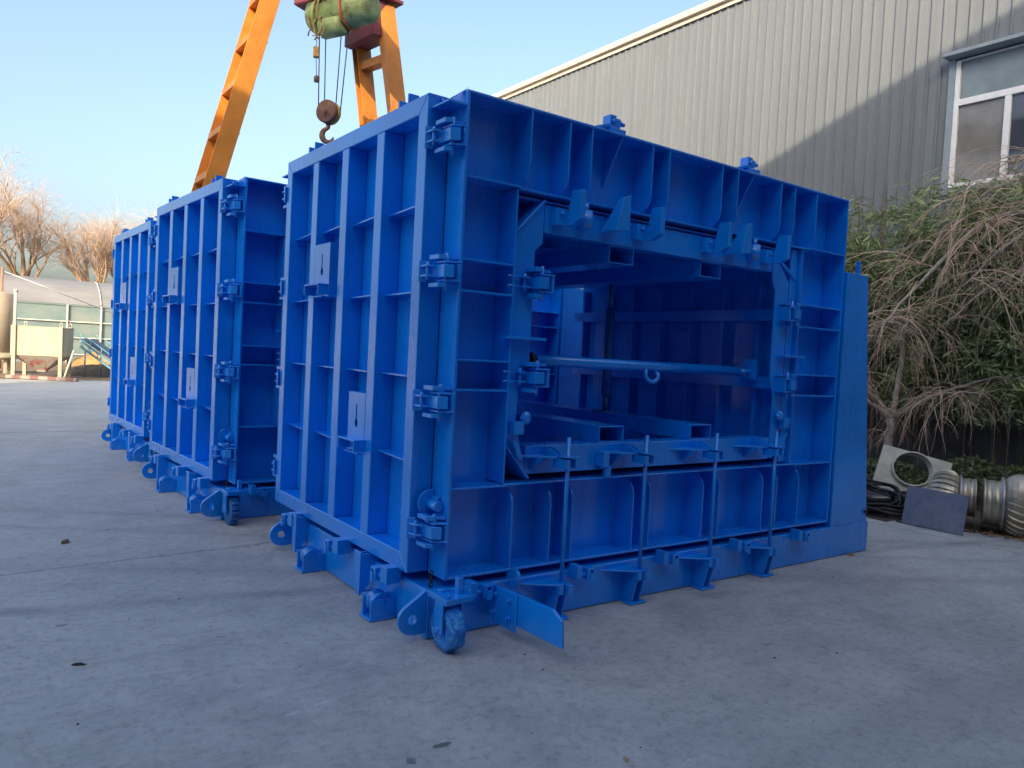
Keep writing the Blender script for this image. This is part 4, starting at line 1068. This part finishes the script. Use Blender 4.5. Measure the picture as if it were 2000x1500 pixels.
def mound(name, cx, cy, rx, ry, h, mat, seed, label):
    rd = random.Random(seed); m = MB(); nu, nv = 26, 9; vs = []
    for i in range(nv+1):
        t = i/nv
        for k in range(nu):
            a = 2*PI*k/nu; q = 1+rd.uniform(-.09, .09); vs.append((rx*t*math.cos(a)*q, ry*t*math.sin(a)*q, h*(.5+.5*math.cos(PI*t))*(1+rd.uniform(-.14, .14))))
    m.add(vs, [(i*nu+k, i*nu+(k+1) % nu, (i+1)*nu+(k+1) % nu, (i+1)*nu+k) for i in range(nv) for k in range(nu)], True)
    o = m.build(name, mat, None); o.location = (cx, cy, .013); return tag(o, label, 'soil heap')
mound('sand_heap', 2.3, 30.8, 2.0, 1.5, .80, SAND, 81, 'yellow sand heap behind the hopper, left of the conveyor')
mound('soil_heap', 2.0, 28.6, 2.4, 1.1, .38, SOILD, 82, 'low dark soil heap in front of the yellow sand')
mound('soil_heap', -3.5, 32.0, 2.6, 1.4, .5, SOIL, 83, 'brown soil heap behind the storage tank')

gh = empty('greenhouse', (6, 42, 0))
x0, x1 = -22, 34
m = MB(); pr = [(40.6, 2.98), (41.4, 3.75), (42.4, 4.20), (43.6, 4.36), (44.8, 4.20), (46.2, 3.4), (46.8, 2.98)]
k_ = len(pr); m.add([(x0, a, z) for a, z in pr]+[(x1, a, z) for a, z in pr], [(i, i+1, k_+i+1, k_+i) for i in range(k_-1)], True)
loc(m, gh).build('film_roof', FILM, gh)
loc(MB().add([(x0, 40.6, 0), (x1, 40.6, 0), (x1, 40.6, 2.97), (x0, 40.6, 2.97)], [(0, 1, 2, 3)]).box(x0, x1, 40.55, 40.62, 2.90, 2.97), gh).build('side_net', NET, gh)
m = MB()
for z in (.45, 1.30, 2.10): m.cyl((x0, 40.52, z), (x1, 40.52, z), .035, 8)
for i in range(15): m.cyl((x0+.05+i*4.0-.0, 40.50, 0), (x0+.05+i*4.0, 40.50, 2.95), .045, 8)
m.cyl((3.55, 40.48, 0), (3.55, 40.48, 2.95), .05, 8)
for xx in (3.55, -2, 9, 14): m.tube([(xx, a-.03, z+.03) for a, z in pr[:4]], .03, 6)
loc(m, gh).build('pipe_frame', WHITEP, gh)
loc(MB().box(x0, x1, 40.8, 46.6, 0, .02), gh).build('bed', SOIL, gh)
tag(gh, 'long plastic film greenhouse with pale green netting and white pipes', 'greenhouse')
pl = empty('guyed_pole', (-.98, 32.6, 0))
MB().cyl((0, 0, 0), (0, 0, 4.0), .045, 10).build('pole', simple('brown_pole', (.26, .14, .08), .8), pl)
MB().cyl((.02, 0, 3.85), (4.6, 4.4, 2.55), .02, 6).build('guy_wire', PVC, pl)
tag(pl, 'thin brown pole at the left edge with a white guy wire sloping down', 'pole')

def willow(x, y, h, seed, label, trunk_h=.40, lean=0):
    rd = random.Random(seed); r = empty('willow_tree', (x, y, 0)); t = MB(); tw = MB()
    def hang(p, d, L, r0):
        d2 = d.copy(); q = p.copy(); p2 = [q.copy()]
        for s in range(8):
            d2 = (d2+Vector((rd.gauss(0, .045), rd.gauss(0, .045), -.20))).normalized(); q = q+d2*(L/8); p2.append(q.copy())
        tw.tube(p2, [r0*(1-.7*i/8) for i in range(9)], 3, False)
    def limb(p, d, L, r0, lev):
        steps = 8; q = p.copy(); pts = [q.copy()]; d = d.normalized()
        for s in range(steps):
            d = (d+Vector((rd.gauss(0, .12), rd.gauss(0, .12), rd.gauss(.03, .08)))).normalized(); q = q+d*(L/steps); pts.append(q.copy())
        t.tube(pts, [r0*(1-.75*i/steps) for i in range(steps+1)], 6, False)
        if lev < 2:
            for k in range(5 if lev == 0 else 4):
                i = rd.randint(2, steps); a = rd.uniform(0, 2*PI); dd = (d*.8+Vector((math.cos(a)*.75, math.sin(a)*.75, rd.uniform(.1, .8)))).normalized(); limb(pts[i], dd, L*rd.uniform(.42, .68), r0*.45, lev+1)
        for k in range((3, 6, 8)[lev]):
            i = rd.randint(2, steps); a = rd.uniform(0, 2*PI); hang(pts[i], (d*.8+Vector((math.cos(a)*.6, math.sin(a)*.6, rd.uniform(.1, .9)))).normalized(), h*rd.uniform(.10, .30), .0085)
    hh = h*trunk_h; top = Vector((lean, 0, hh)); t.tube([(0, 0, -.1), (lean*.3, .05, hh*.5), top], [.42, .36, .30], 9, False)
    for k in range(6):
        a = 2*PI*k/6+rd.uniform(-.4, .4); limb(top+Vector((0, 0, rd.uniform(-.22, 0)*hh)), Vector((math.cos(a)*.75, math.sin(a)*.75, rd.uniform(.8, 1.7))), h*rd.uniform(.28, .42), .12, 0)
    limb(top, Vector((.1, 0, 1)), h*.38, .15, 0)
    t.build('trunk', WILLOWT, r, recalc=False); tw.build('crown', WILLOW, r, recalc=False)
    tag(r, label, 'willow tree', 'bare willows behind the greenhouse')
willow(.75, 51.5, 10.2, 91, 'tallest bare willow with a forked trunk above the hopper', .46)
willow(-2.4, 51.0, 9.6, 92, 'bare willow at the left edge of the photo, partly cut off', .50, .2)
willow(4.4, 51.5, 8.6, 93, 'bare willow with a thick split trunk, just left of the farthest mould', .50)
willow(7.3, 54.0, 9.6, 94, 'bare willow showing over the top of the farthest mould', .45)
willow(10.5, 56.0, 8.8, 97, 'bare willow farthest right, mostly behind the middle mould', .45)

# ------------------------------------------------------------------ light, sky, camera
sh = Vector((-.70, -.714, 0)).normalized(); el = math.radians(23.2)
ts = Vector((sh.x*math.cos(el), sh.y*math.cos(el), math.sin(el)))
sl = bpy.data.lights.new('sun', 'SUN'); sl.energy = 2.0; sl.angle = math.radians(.35); sl.color = (1.0, .80, .57)
so = bpy.data.objects.new('sun', sl); COL.objects.link(so); so.rotation_euler = ts.to_track_quat('Z', 'Y').to_euler(); so.location = (-30, -30, 30)
w = bpy.data.worlds.new('World'); S.world = w; w.use_nodes = True
nt = w.node_tree; bg = nt.nodes['Background']; sk = nt.nodes.new('ShaderNodeTexSky'); sk.sky_type = 'NISHITA'; sk.sun_disc = False
sk.sun_elevation = el; sk.sun_rotation = math.atan2(ts.x, ts.y); sk.air_density = 1.0; sk.dust_density = 5.8; sk.ozone_density = 1.5; sk.altitude = 0
nt.links.new(sk.outputs[0], bg.inputs[0]); bg.inputs[1].default_value = .11
cam = bpy.data.cameras.new('camera'); co = bpy.data.objects.new('camera', cam); COL.objects.link(co)
yaw, pitch, roll = .6274, -.0388, .0517
Fv = Vector((math.sin(yaw)*math.cos(pitch), math.cos(yaw)*math.cos(pitch), math.sin(pitch))); Rt = Vector((math.cos(yaw), -math.sin(yaw), 0)); Up = Rt.cross(Fv)
c_, s_ = math.cos(roll), math.sin(roll); Xa = Rt*c_+Up*s_; Ya = Up*c_-Rt*s_
M = Matrix((Xa, Ya, -Fv)).transposed().to_4x4(); M.translation = Vector((-2.2187, -3.6083, 1.6)); co.matrix_world = M
cam.sensor_width = 36; cam.lens = 26.746; cam.clip_end = 2000; cam.clip_start = .05
S.camera = co
S.view_settings.view_transform = 'Standard'; S.view_settings.look = 'None'; S.view_settings.exposure = 1.76; S.view_settings.gamma = 1
